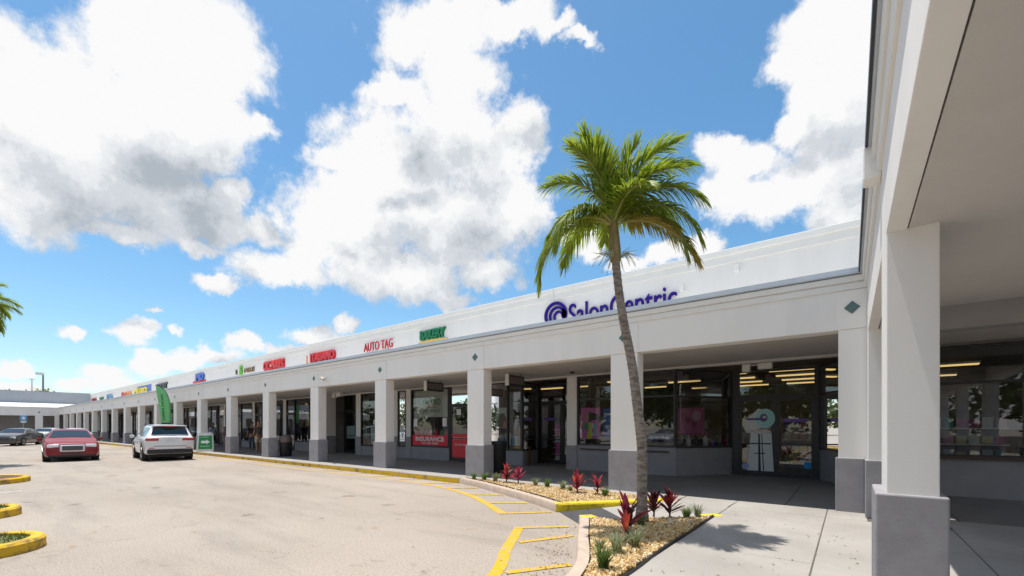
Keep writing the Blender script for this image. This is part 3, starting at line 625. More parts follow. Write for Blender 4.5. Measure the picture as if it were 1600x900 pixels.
# ------------------------------------------------------------------ signs on the parapet
def sign(x, z, label): return empty('wall_sign', (x, WY - .05, z), 0, label, 'sign', 'shop signs along the arcade parapet')
def ring(mb, cx, cz, r0, r1, a0, a1, y0=-.03, y1=.03, n=28):
    vs = []
    for i in range(n + 1):
        a = a0 + (a1 - a0) * i / n
        for r in (r0, r1):
            for y in (y0, y1): vs.append((cx + r * cos(a), y, cz + r * sin(a)))
    fs = []
    for i in range(n):
        b = i * 4; c = b + 4
        fs += [(b, c, c + 2, b + 2), (b + 1, b + 3, c + 3, c + 1), (b, b + 1, c + 1, c), (b + 2, c + 2, c + 3, b + 3)]
    fs += [(0, 2, 3, 1), (n * 4, n * 4 + 1, n * 4 + 3, n * 4 + 2)]
    mb.add(vs, fs)
def bar(mb, x0, x1, z0, z1, y0=-.03, y1=.03): mb.box(x0, x1, y0, y1, z0, z1)
M_NAVY = mat('sign_navy', (.022, .006, .20), .6, spec=.2); M_SRED = mat('sign_red', (.58, .012, .02), .35); M_SGRN = mat('sign_green', (.0, .16, .06), .35)
M_SYEL = mat('sign_yellow', (.78, .62, .02), .4); M_SGOLD = mat('sign_gold', (.72, .48, .10), .4); M_SBLU = mat('sign_blue', (.01, .10, .50), .35); M_SLIME = mat('sign_lime', (.12, .45, .02), .4)
M_SBRN = mat('sign_brown', (.22, .14, .07), .5); M_SBLK = mat('sign_black', (.02, .022, .03), .4); M_SORG = mat('sign_orange', (.75, .22, .02), .4); M_SWHT = mat('sign_white', (.8, .8, .8), .4)
M_SDRED = mat('sign_dark_red', (.30, .01, .015), .4); M_SLBL = mat('sign_light_blue', (.10, .26, .50), .4)

s0 = sign(-8.62, 5.02, 'large violet lettering with a spiral disc emblem, the sign nearest the corner canopy')
emb = MB()
for r0, r1 in ((.36, .46),): ring(emb, .46, .50, r0, r1, 0, 2 * pi, n=40)
ring(emb, .52, .46, .25, .33, -.3, pi * 1.25); ring(emb, .58, .42, .13, .21, -.2, pi * 1.2); ring(emb, .72, .48, .0, .20, -1.4, 1.5, n=18)
emb.build('emblem', M_NAVY, s0)
text('lettering', 'SalonCentric', 1.0, M_NAVY, s0, (1.0, 0, .08), depth=.07, width=3.62, bold=.003)
s1 = sign(-15.35, 5.25, 'green block lettering above a curved gold underline')
text('lettering', 'BAKERY', .52, M_SGRN, s1, (.05, 0, .26), depth=.10, width=1.62, bold=.028)
mb = MB(); mb.sweep([(-.05 + i * .2, .06 * sin(i * .35)) for i in range(10)], [(-.05, -.04), (.06, -.04), (.06, .04), (-.05, .04)]); u = mb.build('underline', M_SGOLD, s1); u.rotation_euler = (pi / 2, 0, 0); u.location = (0, 0, .08)
s2 = sign(-19.65, 5.14, 'red letters edged in white on the parapet, two words above small red lettering')
text('lettering', 'AUTO TAG', .62, M_SRED, s2, (0, 0, .28), depth=.05, width=2.35, bold=-.004); text('lettering_backing', 'AUTO TAG', .64, M_SWHT, s2, (.06, .04, .27), depth=.05, width=2.38, bold=.03)
text('small_lettering', 'INSURANCE', .24, M_SRED, s2, (.2, 0, .05), depth=.04, width=1.9)
s3 = sign(-25.5, 5.18, 'crimson block lettering underlined in green with a small flag emblem')
text('lettering', 'ITALIANO', .62, M_SRED, s3, (.55, 0, .22), depth=.14, width=2.6, bold=.04)
mb = MB(); bar(mb, .5, 3.2, .08, .16); mb.build('underline', M_SGRN, s3); mb = MB(); bar(mb, .05, .22, .06, .62); mb.build('emblem', M_SORG, s3); mb = MB(); bar(mb, .24, .40, .2, .74); mb.build('emblem', M_SWHT, s3)
s4 = sign(-31.15, 5.25, 'bright red two-word nail shop lettering')
text('lettering', 'OC NAILS', .78, M_SRED, s4, (0, 0, .12), depth=.14, width=2.9, bold=.04)
s5 = sign(-35.85, 5.35, 'lime green letter between small brown lettering')
text('lettering', 'E', .5, M_SBRN, s5, (0, 0, .1), depth=.08); text('lettering', 'S', .85, M_SLIME, s5, (.75, 0, .06), depth=.1, bold=.05); text('lettering', 'MILE', .46, M_SBRN, s5, (1.55, 0, .12), depth=.08, width=1.6)
s6 = sign(-45.0, 5.2, 'blue lettering over a thin red lettered strip')
text('lettering', 'MD', .75, M_SBLU, s6, (.8, 0, .36), depth=.14, width=1.9, bold=.05); text('lettering', 'PHARMACY', .3, M_SRED, s6, (.1, 0, .08), depth=.08, width=2.9, bold=.02)
s7 = sign(-55.4, 5.25, 'small black lettering on the parapet')
text('lettering', 'BOOST', .68, M_SBLK, s7, (0, 0, .16), depth=.14, width=3.2, bold=.05)
s8 = sign(-64.3, 5.25, 'yellow lettering on a slanted blue panel')
MB().add([(.2, .02, .1), (6.5, .02, .1), (6.5, .02, .95), (1.2, .02, .80), (.2, .06, .1), (6.5, .06, .1), (6.5, .06, .95), (1.2, .06, .80)], [(0, 1, 2, 3), (4, 7, 6, 5), (0, 4, 5, 1), (1, 5, 6, 2), (2, 6, 7, 3), (3, 7, 4, 0)]).build('panel', M_SBLU, s8)
text('lettering', 'METRO', .72, M_SYEL, s8, (.1, -.02, .08), depth=.1, width=5.0, bold=.05)
s9 = sign(-70.2, 5.2, 'red and orange lettering on the parapet')
text('lettering', 'LA', .6, M_SRED, s9, (0, 0, .1), depth=.1, width=1.4, bold=.05); text('lettering', 'CASA', .6, M_SORG, s9, (1.8, 0, .1), depth=.1, width=2.9, bold=.05)
s10 = sign(-78.2, 5.2, 'pale blue lettering on the parapet, far from the canopy corner'); text('lettering', 'SPA', .75, M_SLBL, s10, (0, 0, .1), depth=.1, width=3.4, bold=.07)
s11 = sign(-82.8, 5.1, 'short green lettering on the parapet'); text('lettering', 'VET', .5, M_SGRN, s11, (0, 0, .2), depth=.1, width=2.6, bold=.03)
s12 = sign(-87.9, 5.1, 'dark red lettering beside the far wing'); text('lettering', 'PIZZA', .7, M_SDRED, s12, (0, 0, .1), depth=.1, width=3.2, bold=.06)
# small junction boxes left on the parapet
for xx, zz in ((-3.86, 5.62), (-2.42, 5.88)):
    tag(MB().box(xx - .06, xx + .06, WY - .09, WY - .001, zz - .09, zz + .09).build('junction_box', M_LAMPW, bevel=.01), 'small white junction box on the bare parapet beside the violet lettering', 'box', 'junction boxes on the parapet')

# ------------------------------------------------------------------ things in and on the shop windows
def panel(name, x0, x1, z0, z1, y, m, label, cat, parts=(), group=None, dep=.008):
    e = empty(name, (x0, y, z0), 0, label, cat, group)
    MB().box(0, x1 - x0, 0, dep, 0, z1 - z0).build('sheet', m, e)
    for i, p in enumerate(parts):
        nm, poly, mm = p
        n = len(poly); yy = -.003 - .0015 * i
        MB().add([(a * (x1 - x0), yy, b * (z1 - z0)) for a, b in poly], [tuple(range(n))]).build(nm, mm, e)
    return e
def ell(cx, cz, rx, rz, n=18): return [(cx + rx * cos(2 * pi * i / n), cz + rz * sin(2 * pi * i / n)) for i in range(n)]
def rc(a, b, c, d): return [(a, c), (b, c), (b, d), (a, d)]
P = lambda n, c, r=.6: mat('print_' + n, tuple(min(.8, q * 1.5 + .01) for q in c), r)
pink, black_, skin_, green_, yel_, red_, wht_, vio_, teal_, blu_, mag_ = P('pink', (.50, .12, .33)), P('black', (.015, .015, .018)), P('skin', (.38, .2, .12)), P('green', (.03, .22, .08)), P('yellow', (.65, .62, .03)), P('red', (.5, .02, .03)), P('white', (.72, .74, .74)), P('violet', (.14, .07, .33)), P('teal', (.12, .45, .52)), P('blue', (.05, .11, .33)), P('magenta', (.5, .02, .2))
# salon
e = panel('poster', -7.25, -6.53, 1.20, 2.24, 13.22, pink, 'pink poster of a long-haired woman with coloured bottles in the salon window', 'poster',
      [('hair', [(.28, .62), (.42, .86), (.70, .84), (.98, .72), (1.0, .52), (.80, .62), (.58, .60), (.48, .52)], black_), ('face', ell(.33, .70, .10, .15), skin_), ('shirt', [(.16, .30), (.44, .30), (.42, .52), (.2, .52)], green_),
       ('bottle', rc(.40, .52, .03, .52), yel_), ('bottle', rc(.55, .67, .10, .50), wht_), ('bottle', rc(.70, .78, .1, .48), teal_), ('bottle', rc(.34, .56, .0, .24), yel_), ('bottle', rc(.60, .66, .2, .34), red_)])
panel('poster', -6.44, -5.75, 1.22, 2.20, 13.22, blu_, 'blue poster beside the pink one in the salon window', 'poster', [('stripe', rc(.1, .8, .78, .84), wht_), ('bottle', rc(.5, .7, .1, .6), teal_)])
e = panel('poster', -4.55, -3.70, 1.35, 2.22, 14.9, P('rose', (.34, .07, .17)), 'rose pink poster with darker blossoms inside the slanted salon window', 'poster', [('blossom', ell(.72, .7, .16, .2), P('rose_pale', (.42, .22, .29))), ('blossom', ell(.4, .55, .12, .12), P('rose_deep', (.20, .02, .07))), ('blossom', ell(.62, .38, .1, .12), MATS['print_rose_deep'])])
hd = empty('door_decal', (-2.55, DY - .004, .30), 0, 'tall door decal of a white and turquoise hair dryer on a grey stand', 'decal')
def flat(nm, poly, m, y=0): return MB().add([(a, y, b) for a, b in poly] + [(a, y + .002, b) for a, b in poly], [tuple(range(len(poly)))]).build(nm, m, hd)
flat('stand', [(.10, 0), (.80, 0), (.74, 1.12), (.20, 1.12)], P('pale_grey', (.50, .58, .57)))
flat('stand_shade', [(.40, 0), (.47, 0), (.44, 1.10), (.40, 1.10)], black_, -.002); flat('stand_shade', [(.30, .50), (.58, .50), (.58, .53), (.30, .53)], black_, -.003); flat('stand_shade', [(.52, .02), (.55, .02), (.50, 1.1), (.48, 1.1)], black_, -.002)
flat('dryer_body', [(.02, 1.36), (.10, 1.22), (.34, 1.22), (.62, 1.30), (.62, 1.78), (.40, 1.84), (.12, 1.55)], wht_, -.004)
flat('dryer_rim', ell(.58, 1.55, .25, .285, 26), P('aqua', (.28, .60, .66)), -.006); flat('dryer_core', ell(.54, 1.57, .10, .12, 20), P('plum', (.12, .08, .20)), -.008); flat('dryer_core', ell(.56, 1.57, .045, .05, 16), wht_, -.010)
flat('band', rc(.10, .62, 1.50, 1.56), P('plum2', (.10, .05, .22)), -.012); flat('badge', ell(.06, .12, .10, .09), P('lilac', (.30, .30, .48)), -.004)
for nm, x0, lab in (('door_decal', -1.52, 'violet strip across the right salon door'),):
    tag(MB().box(x0, x0 + .60, DY + .002, DY + .006, 1.74, 1.83).build(nm, vio_), lab, 'decal')
tag(MB().lathe([(.001, 0), (.105, 0), (.105, .004), (.001, .004)], 22, 'y', (-.93, DY + .030, .52)).build('sticker', P('sky_blue', (.02, .22, .50))), 'round blue sticker low on the right salon door', 'sticker')
# salon goods on the sill
for i, (xx, hh, mm) in enumerate([(-4.2, .35, wht_), (-4.0, .28, P('dk', (.05, .05, .05))), (-3.78, .32, wht_), (-3.60, .22, vio_), (-3.46, .40, P('dk2', (.04, .035, .03))), (-3.28, .30, mag_)]):
    tag(MB().lathe([(.001, 0), (.075, 0), (.08, .02), (.08, hh * .72), (.03, hh * .82), (.03, hh), (.001, hh)], 12, 'z', (xx + .1, 14.3 + (xx + 4.1) * .9 + .35, .99)).build('bottle', mm, smooth=True), 'hair product bottle standing on the sill inside the slanted salon window', 'bottle', 'bottles on the salon window sill')
tag(MB().box(-4.6, -3.0, 14.6, 15.9, .15, .985).build('display_plinth', M_INT, bevel=.01), 'dark display plinth behind the slanted salon window', 'plinth')
# salon ceiling lights
M_TUBE = mat('fluorescent_tube', (1.0, .68, .26), .5, emit=.6)
for j, yy in enumerate((15.6, 17.2, 18.8, 20.4)):
    for i, xx in enumerate((-6.8, -5.0, -3.2, -1.4, .4, 2.2)):
        if (i + j) % 2 and i not in (2, 3): continue
        l = empty('ceiling_light', (xx, yy, 3.30), 0, 'warm fluorescent strip hanging from the salon ceiling', 'light', 'strip lights in the salon')
        MB().box(-.6, .6, -.09, .09, .04, .10).build('housing', M_LAMPW, l); MB().box(-.58, .58, -.07, .07, 0, .04).build('tube', M_TUBE, l)
for xx in (-10.6, -8.6, -14.8, -27, -33.0, -44): 
    l = empty('ceiling_light', (xx, 16.6, 3.30), 0, 'warm fluorescent strip seen through the arcade shop windows', 'light', 'strip lights in the other shops')
    MB().box(-.6, .6, -.09, .09, .04, .10).build('housing', M_LAMPW, l); MB().box(-.58, .58, -.07, .07, 0, .04).build('tube', M_TUBE, l)
# salon stock shelves
SB = [MB().box(-.09, .09, -.08, .08, 0, h).mesh('packet', mat('stock_%d' % i, c, .6)) for i, (h, c) in enumerate([(.26, (.5, .5, .5)), (.22, (.35, .06, .2)), (.28, (.1, .06, .25)), (.2, (.5, .42, .1)), (.25, (.08, .3, .32)), (.24, (.45, .2, .25))])]
rs = random.Random(12)
for i, (sx, sy, lab) in enumerate([(-6.6, 16.4, 'stocked salon shelf behind the window posters'), (-4.9, 17.2, 'stocked salon shelf deep behind the palm-side window'), (-1.0, 17.6, 'stocked salon shelf facing the double doors'), (2.2, 15.6, 'stocked salon shelf behind the canopy window')]):
    e = empty('shelf_unit', (sx, sy, .15), 0, lab, 'shelf'); MB().box(-.8, .8, .18, .22, 0, 1.75).build('back_panel', M_INTF, e)
    for k in range(4):
        MB().box(-.8, .8, -.2, .18, .2 + k * .4, .225 + k * .4).build('shelf', M_LAMPW, e)
        for j in range(7): inst('packet', SB[rs.randrange(6)], e, (-.68 + j * .225, -.06, .226 + k * .4))
# beauty shop window
panel('poster', -11.05, -10.45, 1.55, 2.35, 13.24, P('mist', (.42, .50, .52)), 'poster with the back of a brown-haired head in the beauty shop window', 'poster', [('hair', [(.2, .02), (.85, .02), (.9, .5), (.7, .72), (.4, .72), (.15, .4)], P('brown', (.06, .035, .02))), ('shoulder', [(.6, 0), (.95, 0), (.95, .3), (.7, .35)], skin_)])
for i, c in enumerate([(.50, .55, .52), (.25, .42, .48), (.6, .58, .5), (.15, .35, .45), (.55, .5, .48)]):
    tag(MB().box(-11.5 + i * .36, -11.22 + i * .36, 13.5, 13.7, .86, 1.25 + .06 * (i % 3)).build('carton', mat('carton_%d' % i, c, .7), bevel=.006), 'pale product carton on the shelf inside the beauty shop window', 'carton', 'cartons in the beauty shop window')
tag(MB().box(-11.9, -9.75, 13.4, 13.8, .15, .86).build('display_plinth', mat('shelf_wood', (.20, .12, .06), .6)), 'wooden display shelf inside the beauty shop window', 'shelf')
panel('window_decal', -11.9, -11.15, .72, .98, 13.075, vio_, 'violet panel low on the beauty shop window behind the litter bin', 'decal', [('lettering', rc(.2, .8, .4, .6), P('lil2', (.45, .40, .6)))])
e = empty('product_stand', (-9.1, 14.75, .16), 0, 'pink and white product stand inside the beauty shop door', 'stand')
MB().box(-.22, .22, .12, .16, .06, 1.55).build('back_panel', mag_, e)
for i in range(6):
    MB().box(-.24, .24, -.04, .12, .12 + i * .24, .14 + i * .24).build('shelf', wht_, e); MB().box(-.12 + .02 * (i % 3), .06 + .02 * (i % 2), -.02, .1, .14 + i * .24, .30 + i * .24).build('packet', (wht_, pink, mag_)[i % 3], e)
tag(MB().box(-9.7, -9.1, 14.602, 14.607, 1.86, 1.96).build('door_decal', vio_), 'violet strip across the beauty shop door', 'decal')
# insurance office
b = empty('window_blind', (-15.93, 13.24, 2.07), 0, 'pale green printed roller blind in the insurance office window', 'blind')
MB().box(0, 2.31, 0, .01, 0, 1.18).build('sheet', mat('blind_cloth', (.74, .77, .72), .8, .08, 2), b); MB().box(0, 2.31, -.02, .015, -.035, .0).build('bottom_rail', wht_, b)
text('lettering', 'FALERO', .34, P('ink_green', (.10, .16, .10)), b, (.60, -.008, .52), depth=.004, width=1.15, bold=.008); text('lettering', 'INSURANCE', .2, MATS['print_ink_green'], b, (.62, -.008, .18), depth=.004, width=1.1)
mb = MB(); ring(mb, 1.17, -.13, .55, .60, .9, 2.24, -.01, -.006); sw2 = mb.build('swoosh', P('peach', (.55, .24, .10)), b); sw2.location = (0, 0, .0)
b = empty('window_banner', (-15.93, WY + .022, .78), 0, 'wide red window banner with white INSURANCE lettering', 'banner')
MB().box(0, 2.31, 0, .005, 0, .46).build('sheet', P('banner_red', (.52, .012, .03)), b)
text('lettering', 'INSURANCE', .27, wht_, b, (.22, -.005, .19), depth=.004, width=1.86, bold=.008); text('lettering', '305 000 0000', .13, wht_, b, (.62, -.005, .05), depth=.004, width=1.1)
for i in range(7): 
    tag(MB().lathe([(.001, 0), (.10, 0), (.12, .12), (.09, .22), (.001, .25)], 10, 'z', (-15.75 + i * .33, 13.26, 1.245)).build('ornament', [red_, green_, red_, wht_, red_, green_, red_][i], smooth=True), 'small red, green or white round ornament above the red insurance banner', 'ornament', 'row of ornaments over the insurance banner')
for xx in (-15.85, -13.95): tag(MB().box(xx, xx + .26, WY + .022, WY + .026, 1.62, 1.98).build('notice', wht_), 'white paper notice taped inside the insurance office window', 'notice', 'notices in the insurance window')
b = empty('door_banner', (-13.36, WY + .030, .32), 0, 'red banner with white lettering covering the lower insurance door', 'banner')
MB().box(0, .94, 0, .004, 0, .98).build('sheet', P('banner_red2', (.60, .03, .035)), b); text('lettering', 'INSURANCE', .15, wht_, b, (.08, -.004, .74), depth=.003, width=.76); text('lettering', '305 000 000', .10, wht_, b, (.15, -.004, .50), depth=.003, width=.62)
tag(MB().box(-13.1, -12.85, WY + .030, WY + .034, 2.1, 2.35).build('notice', wht_), 'white square notice on the glass of the insurance door', 'notice')
v = empty('window_lettering', (-16.86, WY + .024, .95), 0, 'column of white capital letters down the narrow insurance window', 'lettering')
for i, ch in enumerate('NOTARY'[::-1]): text('letter', ch, .34, wht_, v, (.06, -.004, .15 + i * .34), depth=.004, width=.26, bold=.01)
# clinic window sticker art
v = panel('window_decal', -19.3, -17.6, .75, 1.55, 13.22, P('seafoam', (.34, .42, .43)), 'pale frosted panel low in the shop window beside the double door', 'decal', [('stripe', rc(.1, .9, .55, .65), wht_), ('stripe', rc(.1, .9, .3, .42), wht_)])
v = empty('window_decal', (-18.4, WY + .024, 2.15), 0, 'white round logo decal on the window beside the double door', 'decal')
mb = MB(); ring(mb, 0, .22, .16, .34, 0, 2 * pi, -.004, .0); mb.build('ring', wht_, v); mb = MB(); bar(mb, -.55, .55, -.42, -.20, -.004, 0); mb.build('strip', wht_, v)
for xx in (-22.7, -21.55): panel('door_decal', xx, xx + .85, .95, 1.65, 13.945, P('frost', (.30, .38, .40)), 'frosted pane film on the recessed double door', 'decal', group='frosted door films')
# assorted posters and boards in the further shops
rnd = random.Random(5)
colrs = [('ochre', (.42, .26, .05)), ('tomato', (.45, .05, .03)), ('aqua2', (.20, .36, .36)), ('cream', (.55, .50, .38)), ('lemon', (.55, .45, .05)), ('orange', (.5, .2, .04)), ('leaf', (.1, .25, .06))]
x = -25.0; i = 0
while x > -70:
    n_, c_ = colrs[i % 7]; w_ = rnd.uniform(.6, 1.1); z_ = rnd.uniform(1.1, 1.9)
    panel('poster', x - w_, x, z_, z_ + rnd.uniform(.6, 1.1), 13.28, P(n_, c_), {'ochre': 'ochre', 'tomato': 'tomato red', 'aqua2': 'dull aqua', 'cream': 'cream', 'lemon': 'lemon yellow', 'orange': 'orange', 'leaf': 'leaf green'}[n_] + ' advertising poster inside a shop window further along the arcade', 'poster', [('stripe', rc(.1, .9, .7, .82), wht_), ('shape', ell(.5, .35, .3, .22), P(colrs[(i + 3) % 7][0], colrs[(i + 3) % 7][1]))], group='posters in the further shops, ' + n_)
    x -= rnd.uniform(1.8, 3.2); i += 1

# ------------------------------------------------------------------ fittings under the soffit
def blade_sign(x, y, label):
    e = empty('blade_sign', (x, y, 2.95), 0, label, 'sign')
    MB().box(-.06, .06, -.42, .42, 0, .34).build('board', M_DARKM, e, bevel=.01); MB().box(.062, .070, -.36, .36, .06, .28).build('face', mat('blade_face', (.16, .13, .12), .5), e)
    MB().box(-.07, .07, -.46, -.421, -.01, .36).build('end_cap', M_LAMPW, e)
    for yy in (-.3, .3): MB().tube([(0, yy, .34), (0, yy, .41)], .012, 6).build('hanger', M_DARKM, e)
blade_sign(-12.45, 11.3, 'dark hanging blade sign with white end above the insurance door'); blade_sign(-8.75, 11.5, 'dark hanging blade sign with white end before the beauty shop')
def twin_lamp(x, y, rz, label):
    e = empty('emergency_lamp', (x, y, 3.10), rz, label, 'lamp')
    MB().box(-.10, .10, -.10, .10, 0, .23).build('head', M_LAMPW, e, bevel=.02); MB().box(.28, .62, -.10, .10, .05, .23).build('battery_box', M_LAMPW, e, bevel=.02); MB().tube([(.1, 0, .18), (.28, 0, .18)], .02, 6).build('bracket', M_LAMPW, e); MB().box(-.05, .6, -.03, .03, .23, .262).build('mount', M_LAMPW, e)
twin_lamp(-2.25, 13.45, 0, 'white twin floodlight under the soffit at the salon entrance'); twin_lamp(-21.1, 12.3, 0, 'white twin floodlight under the soffit before the recessed double door')
c = empty('security_camera', (-16.85, FY - .004, 3.58), 0, 'small beige security camera on the fascia between two columns', 'camera')
MB().box(-.05, .05, -.05, 0, -.05, .05).build('mount', M_LAMPW, c); MB().tube([(0, -.05, 0), (.02, -.16, -.02)], .02, 8).build('arm', M_LAMPW, c); MB().tube([(-.08, -.16, .0), (.22, -.22, -.09)], .055, 10).build('housing', mat('cam_beige', (.52, .45, .38), .5), c, smooth=True)
tag(MB().lathe([(.001, 0), (.09, 0), (.075, -.05), (.001, -.07)], 14, 'z', (-7.0, 12.2, 3.36)).build('smoke_detector', M_BLACKP, smooth=True), 'small dark dome fixture on the soffit before the salon', 'fixture')
tag(MB().box(-1.1, -.8, FY - .02, FY - .0005, 3.6, 3.62).build('fascia_bolt', M_GREY), 'tiny grey bolt strip left on the fascia near the corner', 'bolt') if False else None

# ------------------------------------------------------------------ bins, A-board, flag, table
def bin_(x, y, label, dome):
    e = empty('litter_bin', (x, y, .15), 0, label, 'bin', 'bins on the arcade walk')
    MB().lathe([(.001, 0), (.25, 0), (.27, .04), (.29, .66 if dome else .86), (.30, .70 if dome else .90), (.001, .70 if dome else .90)], 20).build('body', M_BLACKP, e, smooth=35)
    MB().lathe([(.31, .90), (.31, .96), (.29, 1.0), (.001, 1.01)] if not dome else [(.31, .70), (.31, .76), (.30, .90), (.22, 1.02), (.001, 1.05)], 20).build('lid', M_BLACKP if not dome else mat('bin_dome', (.16, .12, .11), .4, .3, 9), e, smooth=35)
bin_(-22.05, 10.25, 'black litter bin with tall brownish dome lid beside an arcade column', True); bin_(-8.75, 10.55, 'plain black litter bin with a flat lid beside the column by the curved bed', False)
e = empty('a_frame_sign', (-29.9, 9.30, .15), radians(66), 'white A-frame sandwich board with a green poster and white arrow', 'sign')
for sg in (-1, 1):
    MB().add([(-.42, sg * .28, 0), (.42, sg * .28, 0), (.36, sg * .03, 1.1), (-.36, sg * .03, 1.1), (-.42, sg * .28 - sg * .04, 0), (.42, sg * .28 - sg * .04, 0), (.36, sg * .03 - sg * .03, 1.1), (-.36, sg * .03 - sg * .03, 1.1)],
             [(0, 1, 2, 3), (4, 7, 6, 5), (0, 4, 5, 1), (1, 5, 6, 2), (2, 6, 7, 3), (3, 7, 4, 0)]).build('board', mat('aboard_white', (.72, .72, .70), .5), e)
def apt(u, v, o): t = v / 1.1; return (u, -.28 + .25 * t - o, v)
MB().add([apt(-.34, .16, .006), apt(.34, .16, .006), apt(.31, .94, .006), apt(-.31, .94, .006)], [(0, 1, 2, 3)]).build('poster', mat('aboard_green', (.02, .27, .06), .5), e)
MB().add([apt(u, v, .012) for u, v in [(-.2, .50), (.05, .50), (.05, .43), (.22, .57), (.05, .71), (.05, .64), (-.2, .64)]], [tuple(range(7))]).build('arrow', wht_, e)
MB().add([apt(u, v, .012) for u, v in rc(-.24, .2, .28, .36)], [(0, 1, 2, 3)]).build('lettering', mat('aboard_pale', (.2, .42, .26), .5), e); MB().add([apt(u, v, .012) for u, v in rc(-.24, .15, .82, .88)], [(0, 1, 2, 3)]).build('lettering', MATS['aboard_pale'], e)
for sx in (-.2, .2): MB().box(sx - .05, sx + .05, -.05, .05, 1.08, 1.15).build('handle', MATS['aboard_white'], e)

e = empty('feather_flag', (-35.6 - .81 * cos(radians(72)), 9.1 - .81 * sin(radians(72)), .15), radians(72), 'tall mint green feather flag with dark vertical lettering on a pole', 'flag')
e.scale = (.5, .5, 1)
M_FLAG = leafmat('flag_green', (.34, .72, .38), (.30, .66, .34), 2, .5)
prof = [(.05, 1.72, 1.52), (.3, 1.9, 1.5), (.6, 2.3, 1.48)]
pole = [(1.62, 0, 0), (1.62, 0, 1.9), (1.60, 0, 2.7), (1.45, 0, 3.25), (1.1, 0, 3.75), (.6, 0, 4.05), (.05, 0, 4.2)]
MB().tube(smooth_path(pole, 4), .022, 8).build('pole', M_BLACKP, e)
lft = smooth_path([(.62, 1.72), (.50, 2.3), (.32, 3.0), (.16, 3.6), (.03, 4.18)], 4); rgt = smooth_path([(1.60, 1.72), (1.60, 2.3), (1.585, 2.75), (1.44, 3.25), (.05, 4.19)], 4)
rgt = [(1.60, 1.72 + i * (.98 / 6)) for i in range(7)] + [p2[0::2] for p2 in smooth_path(pole, 4)[9:]]
n = 16; vs = []
def samp(pth, t):
    L = [0]
    for a, b in zip(pth[:-1], pth[1:]): L.append(L[-1] + sqrt((b[0] - a[0]) ** 2 + (b[1] - a[1]) ** 2))
    s_ = t * L[-1]
    for i in range(len(L) - 1):
        if L[i + 1] >= s_: q = (s_ - L[i]) / max(L[i + 1] - L[i], 1e-6); return (pth[i][0] + (pth[i + 1][0] - pth[i][0]) * q, pth[i][1] + (pth[i + 1][1] - pth[i][1]) * q)
    return pth[-1]
for i in range(n + 1):
    a, b = samp(lft, i / n), samp(rgt, i / n)
    for k_ in range(5):
        q = k_ / 4; vs.append((a[0] + (b[0] - a[0]) * q, .05 * sin(q * 3 + i * .4), a[1] + (b[1] - a[1]) * q))
mb = MB().add(vs, [(i * 5 + k_, i * 5 + k_ + 1, (i + 1) * 5 + k_ + 1, (i + 1) * 5 + k_) for i in range(n) for k_ in range(4)])
o = mb.build('cloth', M_FLAG, e, smooth=True); sm = o.modifiers.new('solid', 'SOLIDIFY'); sm.thickness = .006
t_ = text('lettering', 'OPEN NOW', .34, mat('flag_ink', (.03, .14, .10), .7), e, (1.0, -.075, 1.9), (pi / 2, -pi / 2 - .13, 0), depth=.004, width=1.75, bold=.01)
MB().box(.60, 1.62, -.012, .012, 1.15, 1.71).build('lower_panel', mat('flag_navy', (.03, .05, .14), .7), e)
MB().lathe([(.001, 0), (.24, 0), (.24, .04), (.03, .08), (.03, .3), (.001, .3)], 14, 'z', (1.62, 0, 0)).build('base', M_BLACKP, e)

e = empty('side_table', (-19.2, 10.4, .15), 0, 'small dark table with white papers beside an arcade column', 'table')
MB().box(-.35, .35, -.3, .3, .86, .90).build('table_top', mat('table_brown', (.09, .07, .06), .5), e)
for sx in (-.3, .3):
    for sy in (-.25, .25): MB().box(sx - .02, sx + .02, sy - .02, sy + .02, 0, .86).build('leg', M_BLACKP, e)
tag(MB().add([(-19.35, 10.3, 1.055), (-19.1, 10.3, 1.055), (-19.1, 10.42, 1.38), (-19.35, 10.42, 1.38), (-19.35, 10.5, 1.055), (-19.1, 10.5, 1.055)], [(0, 1, 2, 3), (4, 3, 2, 5)]).build('paper_stand', wht_), 'white folded paper card standing on the small dark table', 'card')

# ------------------------------------------------------------------ plants
M_TIRED = leafmat('cordyline_red', (.40, .035, .045), (.13, .012, .02), 14); M_TIPINK = leafmat('cordyline_pink', (.50, .05, .13), (.26, .015, .05), 14); M_TIDK = leafmat('cordyline_dark', (.10, .02, .025), (.05, .012, .015)); M_TIOR = leafmat('cordyline_orange', (.62, .12, .05), (.4, .03, .03))
M_LIRI = leafmat('liriope_green', (.16, .24, .05), (.08, .14, .04)); M_LIRI2 = leafmat('liriope_pale', (.32, .35, .20), (.15, .20, .09))
def leaf_mesh(name, L, w, m, arch, fold=.25):
    n = 7; vs = []
    for i in range(n + 1):
        t = i / n; ww = w * (sin(pi * min(1, t * .92 + .06)) ** .8) * .5 + .002
        a = arch * t; xx = L * (t - .18 * arch * t * t); zz = L * (.0 - .25 * arch * t * t)
        vs += [(xx, -ww, zz + ww * fold), (xx, 0, zz), (xx, ww, zz + ww * fold)]
    fs = []
    for i in range(n): b_ = i * 3; fs += [(b_, b_ + 3, b_ + 4, b_ + 1), (b_ + 1, b_ + 4, b_ + 5, b_ + 2)]
    me = MB().add(vs, fs).mesh(name, m, True); return me
TI = {k_: [leaf_mesh('leaf', .27, .052, m_, a) for m_, a in ms] for k_, ms in {
    'red': [(M_TIRED, .5), (M_TIDK, .9), (M_TIPINK, .3), (M_TIOR, .2), (M_TIRED, .8)], 'pink': [(M_TIPINK, .4), (M_TIPINK, .2), (M_TIRED, .6), (M_TIDK, 1.0)], 'dark': [(M_TIDK, .5), (M_TIDK, .9), (M_TIRED, .3), (M_TIDK, .2)]}.items()}
